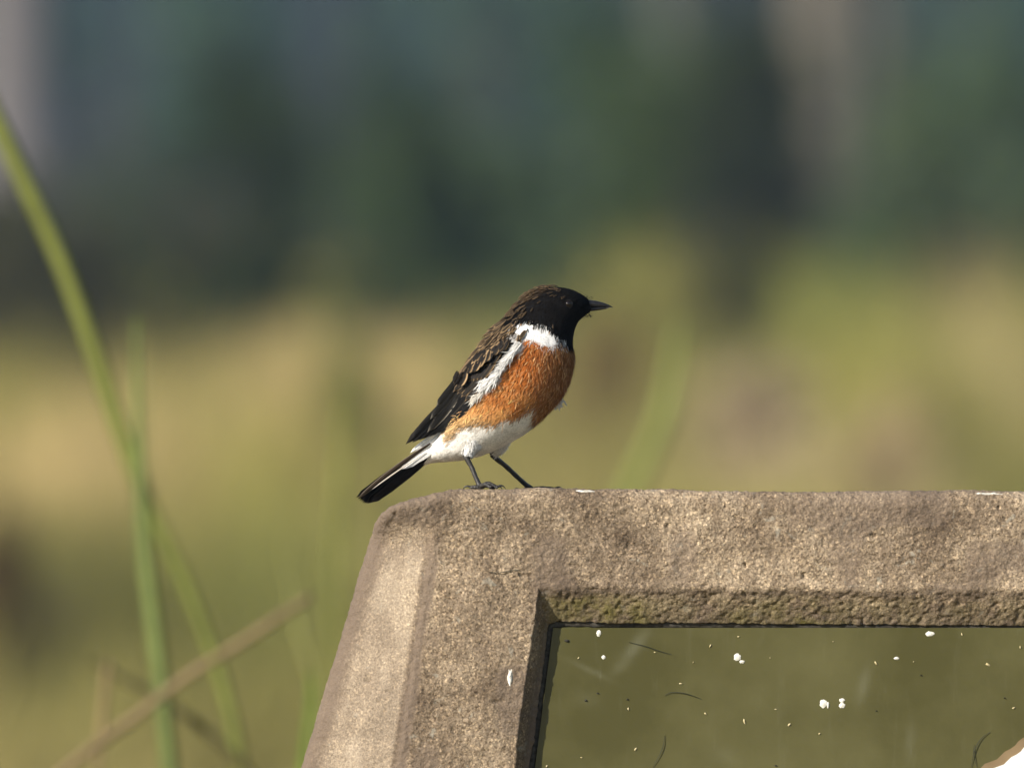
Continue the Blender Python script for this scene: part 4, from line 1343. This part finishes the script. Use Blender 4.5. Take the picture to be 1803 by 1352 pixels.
blade('grass_blade', [(188, 1165), (184, 1215), (178, 1280), (172, 1360)], 1.05, 0.0055, (0.27, 0.20, 0.09), 'stubby tan grass stem rising to the dark brown stem', wpx=([0, 0.06, 0.2, 1], [0.5, 1, 0.8, 0.8]))
blade('grass_blade', [(495, 960), (508, 1020), (520, 1080), (535, 1140), (555, 1210), (562, 1290), (560, 1360)], 1.5, 0.0050, (0.24, 0.24, 0.07), 'yellow green grass blade close against the slanting side of the concrete frame')
blade('grass_blade', [(545, 1180), (548, 1240), (540, 1300), (535, 1360)], 1.0, 0.0060, (0.18, 0.24, 0.04), 'short bright green grass blade at the slanting side of the concrete frame')
blade('grass_blade', [(1196, 560), (1184, 660), (1165, 740), (1135, 810), (1105, 870), (1080, 940)], 6.0, 0.0150, (0.27, 0.30, 0.08), 'soft pale green grass blade rising behind the sign in front of the bird')
blade('grass_blade', [(604, 660), (602, 760), (598, 860), (592, 960), (588, 1080), (590, 1200)], 5.0, 0.0085, (0.20, 0.21, 0.045), 'soft olive grass blade rising behind the tail of the bird')

# ------------------------------------------------------------------ shrubs and trees
def leaf_cloud(n, rad, leaf, col, seed, clumps=26, shell=0.55, zmin=-1.0, var=0.25):
    g = np.random.default_rng(seed)
    d = g.normal(size=(clumps, 3)); d /= np.linalg.norm(d, axis=1)[:, None]
    cc = d * g.uniform(shell, 1.0, clumps)[:, None]
    k = g.integers(0, clumps, n)
    p = cc[k] + g.normal(0, 0.17, (n, 3))
    p[:, 2] = np.maximum(p[:, 2], zmin)
    p = p * np.array(rad)
    q = g.normal(size=(n, 3)); q /= np.linalg.norm(q, axis=1)[:, None]
    r = np.cross(q, g.normal(size=(n, 3))); r /= np.linalg.norm(r, axis=1)[:, None]
    L = leaf * g.uniform(0.6, 1.4, n)
    Vv = np.stack([p - q * L[:, None] * 0.5, p + r * L[:, None] * 0.24 - q * L[:, None] * 0.05, p + q * L[:, None] * 0.5, p - r * L[:, None] * 0.24 - q * L[:, None] * 0.05], 1)
    c = np.array(col)[None] * np.exp(g.normal(0, var, n))[:, None] * np.exp(g.normal(0, 0.15, clumps))[k][:, None]
    c = c * (1 + g.normal(0, 0.06, (n, 3)))
    return Vv.reshape(-1, 3), np.arange(4 * n).reshape(-1, 4), np.repeat(c, 4, 0)


def shrub(x, y, rx_, rz_, col, label, seed, leaf=0.045, n=3600, group=None):
    z0 = float(ground_z(x, y))
    o = thing('shrub', (x, y, z0), label, 'shrub', group)
    Vv, F_, c = leaf_cloud(n, (rx_, rx_ * 0.9, rz_ * 0.55), leaf, col, seed)
    Vv[:, 2] += rz_ * 0.52
    Vv[:, 2] = np.maximum(Vv[:, 2], 0.02)
    link('foliage', mesh_np('shrub_foliage', Vv, F_, c, smooth=False), M_LEAF, o, local=True)
    g = np.random.default_rng(seed + 1)
    bag = Bag()
    for k in range(7):
        a = g.uniform(0, 2 * math.pi); r_ = rx_ * g.uniform(0.3, 0.75)
        C = spline([(0.03 * math.cos(a), 0.03 * math.sin(a), -0.05), (r_ * 0.35 * math.cos(a), r_ * 0.35 * math.sin(a), rz_ * 0.35), (r_ * math.cos(a), r_ * math.sin(a), rz_ * g.uniform(0.6, 0.9))], 10)
        bag.add(*tube(C, np.linspace(0.014, 0.004, 10), 6), (0.10, 0.075, 0.05))
    link('stem', bag.mesh('shrub_stem'), M_BARK, o, local=True)
    return o


def tree(x, y, r0, h, col, bark, label, seed, lean=0.0, crown_r=1.6, group=None, leaf=0.09, n=2600, crown_z=None):
    z0 = float(ground_z(x, y))
    o = thing('tree', (x, y, z0), label, 'tree', group)
    g = np.random.default_rng(seed)
    bag = Bag()
    P = [np.array([lean * t * t * h + g.normal(0, 0.03) * (t > 0), g.normal(0, 0.03) * (t > 0), -0.1 + (h + 0.1) * t]) for t in np.linspace(0, 1, 7)]
    C = spline(P, 40)
    R = np.interp(np.linspace(0, 1, 40), [0, 0.05, 0.2, 0.7, 1], [r0 * 1.5, r0 * 1.12, r0, r0 * 0.6, r0 * 0.2])
    v_, f_ = tube(C, R, 14)
    v_ = v_ + (0.06 * r0 * vnoise(v_ * np.array([14, 14, 3]), seed))[:, None] * np.array([1, 1, 0])
    bag.add(v_, f_, bark)
    for k in range(9):
        t = g.uniform(0.42, 0.92); b = C[int(t * 39)]
        a = g.uniform(0, 2 * math.pi); L = crown_r * g.uniform(0.5, 0.9)
        e = b + np.array([math.cos(a) * L, math.sin(a) * L, L * g.uniform(0.3, 0.8)])
        Cc_ = spline([b, 0.5 * (b + e) + np.array([0, 0, 0.08 * L]), e], 10)
        bag.add(*tube(Cc_, np.linspace(r0 * 0.42 * (1.1 - t), r0 * 0.08, 10), 7), bark)
    link('trunk', bag.mesh('tree_trunk'), M_BARK, o, local=True)
    Vv, F_, c = leaf_cloud(n, (crown_r, crown_r, h * 0.36), leaf, col, seed + 9, clumps=34, shell=0.35)
    cz = h * 0.78 if crown_z is None else crown_z
    Vv = Vv + C[int(0.75 * 39)] * np.array([1, 1, 0]) + np.array([0, 0, cz])
    link('crown', mesh_np('tree_crown', Vv, F_, c, smooth=False), M_LEAF, o, local=True)
    return o


def wx(px, y):
    return float(at(px, 600, y)[0])


# shrubs along the edge of the field
DG = (0.032, 0.044, 0.014); BGN = (0.050, 0.075, 0.048); BRN = (0.060, 0.060, 0.030)
shrub(wx(1190, 53), 53, 0.42, 0.95, (0.046, 0.074, 0.015), 'dense dark green shrub at the field edge beside the pale trunk', 401)
shrub(wx(1340, 52.5), 52.5, 0.22, 0.80, (0.030, 0.038, 0.014), 'blackish green shrub between the dense shrub and the pale trunk', 402)
shrub(wx(370, 47), 47, 0.30, 0.84, (0.030, 0.046, 0.014), 'dark green rounded shrub left of the gap in the hedge', 403)
shrub(wx(680, 48), 48, 0.28, 0.78, (0.050, 0.078, 0.026), 'mid green shrub in the middle of the hedge', 404)
shrub(wx(60, 43), 43, 0.36, 0.60, BRN, 'low brownish bramble shrub at the end of the hedge', 405)
shrub(wx(1700, 49), 49, 0.36, 0.80, (0.078, 0.115, 0.046), 'grey green shrub on the other side of the pale trunk', 406)
shrub(wx(890, 50), 50, 0.26, 0.56, (0.080, 0.120, 0.050), 'low bluish green shrub in the gap of the hedge', 407)
outer = [shrub(-2.6, 54, 0.6, 0.9, DG, 'dark green hedge shrub beyond the ends of the middle hedge', 420, group='outer hedge shrubs')]
for k, (x_, y_) in enumerate(((-3.7, 56), (-4.9, 53), (-6.2, 55.5), (-7.6, 54), (-9.0, 56), (2.7, 55), (3.9, 57), (5.0, 54), (6.4, 56), (7.8, 54.5), (9.2, 56))):
    o = outer[0].copy(); COL.objects.link(o)
    o.location = (x_, y_, float(ground_z(x_, y_)) - 0.01); o.rotation_euler.z = k * 1.1; o.scale = (0.85 + 0.05 * (k % 5),) * 3
    for ch in outer[0].children:
        c_ = ch.copy(); COL.objects.link(c_); c_.parent = o

# weed clumps standing in the meadow
def weed(px, row, rp, h, col, label, seed, leaf=0.03):
    x_, y_ = on_field(px, row)
    o = shrub(x_, y_, rp * K * (y_ + DIST), h, col, label, seed, leaf=leaf, n=1400)
    o.name = 'weed_clump'; o['category'] = 'weed'
    return o


weed(1290, 540, 80, 0.34, (0.040, 0.042, 0.014), 'small dark green weed clump in the sunny meadow', 430)
weed(1065, 640, 80, 0.30, (0.19, 0.13, 0.045), 'low brown weed clump behind the breast of the bird', 431)
weed(1330, 725, 95, 0.30, (0.52, 0.41, 0.27), 'pale pinkish straw seed head clump in the meadow', 432)
weed(1560, 795, 85, 0.28, (0.50, 0.38, 0.22), 'golden straw seed head clump beyond the concrete bar', 433)
weed(10, 1080, 70, 0.32, (0.11, 0.075, 0.03), 'dark brown withered clump behind the crossing grass stems', 434)
weed(620, 690, 60, 0.28, (0.20, 0.21, 0.045), 'olive green clump behind the folded wing of the bird', 435)

# trees behind
tree(wx(1455, 74), 74, 0.125, 6.0, (0.05, 0.07, 0.03), (0.135, 0.118, 0.09), 'tall tree with pale tan trunk standing between two shrubs', 501, lean=0.004, crown_r=1.8)
tree(wx(30, 92), 92, 0.20, 7.0, (0.05, 0.07, 0.035), (0.155, 0.14, 0.135), 'tall tree with pinkish grey trunk behind the brownish bramble', 502, crown_r=2.0)
TREE_LABELS = ['dark trunked tree behind the mid green hedge shrub', 'grey olive trunked tree behind the dense dark green shrub', 'dark trunked tree behind the teal bushes of the hedge gap',
               'dark trunked tree behind the grey green shrub past the pale trunk', 'dark trunked tree close to the tree with pinkish grey trunk', 'thin grey brown trunked tree beside the pale tan trunk',
               'greyish trunked tree in the outer far wood', 'greyish trunked tree in the outer far wood']
for k, (px, y_, r_, b_c) in enumerate(((600, 112, 0.17, (0.022, 0.026, 0.032)), (1190, 100, 0.11, (0.085, 0.088, 0.06)), (900, 125, 0.18, (0.035, 0.045, 0.04)), (1720, 110, 0.15, (0.05, 0.048, 0.04)), (300, 128, 0.2, (0.03, 0.034, 0.036)), (1560, 96, 0.10, (0.09, 0.085, 0.065)), (-500, 105, 0.2, (0.09, 0.08, 0.07)), (2400, 108, 0.2, (0.09, 0.08, 0.07)))):
    tree(wx(px, y_), y_, r_, 6.5 + 0.3 * (k % 3), (0.045, 0.065, 0.032), b_c, TREE_LABELS[k], 510 + k, crown_r=2.0, group='slender trees of the far wood')
# understorey of the far wood
TEAL = (0.066, 0.115, 0.070); HAZE_BLU = (0.042, 0.066, 0.086)  # slate tone carries the blue of distant haze in the leaf colour
BUSH_LABELS = ['broad teal bush showing above the low bluish shrub in the hedge gap', 'tall teal bush behind the broad teal bush at the hedge gap', 'dark slate bush beside the tree with pinkish grey trunk',
               'dark slate bush behind the mid green hedge shrub', 'small teal bush above the dark green rounded shrub', 'teal bush behind the grey green shrub past the pale trunk',
               'tall dark slate bush behind the teal bush past the pale trunk', 'pale olive bush behind the dense dark green shrub', 'dull grey green bush behind the blackish green shrub',
               'brownish olive bush behind the pale tan trunk'] + ['bluish green bush of the outer far wood'] * 4
for k, (px, y_, rx_, rz_, c_) in enumerate(((850, 104, 0.75, 1.5, TEAL), (1000, 118, 0.9, 1.8, TEAL), (200, 116, 0.8, 1.8, HAZE_BLU), (560, 122, 0.8, 1.8, HAZE_BLU), (400, 108, 0.5, 1.1, TEAL), (1650, 104, 0.8, 1.3, TEAL), (1800, 120, 0.8, 1.9, HAZE_BLU), (1120, 122, 0.5, 1.9, (0.10, 0.105, 0.065)), (1300, 112, 0.6, 1.6, (0.045, 0.055, 0.04)), (1500, 124, 0.8, 1.9, (0.09, 0.085, 0.06)), (-100, 112, 0.9, 1.6, TEAL), (-700, 115, 1.0, 1.8, TEAL), (2100, 112, 0.9, 1.8, TEAL), (2600, 115, 1.0, 1.8, HAZE_BLU))):
    shrub(wx(px, y_), y_, rx_, rz_, c_, BUSH_LABELS[k], 440 + k, leaf=0.10, n=2200, group='understorey bushes of the far wood')

# wooded slope closing the view
bag = Bag()
g = np.random.default_rng(808)
for k in range(420):
    y_ = g.uniform(128, 185); x_ = g.uniform(-1, 1) * (6 + y_ * 0.14)
    Vv, F_, c = leaf_cloud(150, (1.5, 1.2, 1.6 + (y_ - 128) * 0.035), 0.32, (0.036, 0.060, 0.056), 900 + k, clumps=12)
    bag.add(Vv + np.array([x_, y_, float(ground_z(x_, y_)) + 1.3]), F_, c)
link('far_wood', bag.mesh('far_wood', smooth=False), M_LEAF, kind='stuff', label='dark hazy wood on the slope behind the field', category='wood')

# ------------------------------------------------------------------ haze
x0, x1, y0, y1, z0, z1 = -60, 60, -12, 200, -1.5, 30
Vh = np.array([(x, y, z) for x in (x0, x1) for y in (y0, y1) for z in (z0, z1)], float)
Fh = np.array([(0, 1, 3, 2), (4, 6, 7, 5), (0, 4, 5, 1), (2, 3, 7, 6), (0, 2, 6, 4), (1, 5, 7, 3)])
mh = bpy.data.materials.new('haze_air'); mh.use_nodes = True
th_ = mh.node_tree; th_.nodes.clear()
oh = th_.nodes.new('ShaderNodeOutputMaterial'); vh = th_.nodes.new('ShaderNodeVolumePrincipled')
vh.inputs['Color'].default_value = (0.48, 0.68, 0.97, 1)
vh.inputs['Density'].default_value = 0.0008
th_.links.new(vh.outputs[0], oh.inputs['Volume'])
link('haze', mesh_np('haze', Vh, Fh, smooth=False), mh, kind='stuff', label='thin bluish haze between the field and far wood', category='haze')
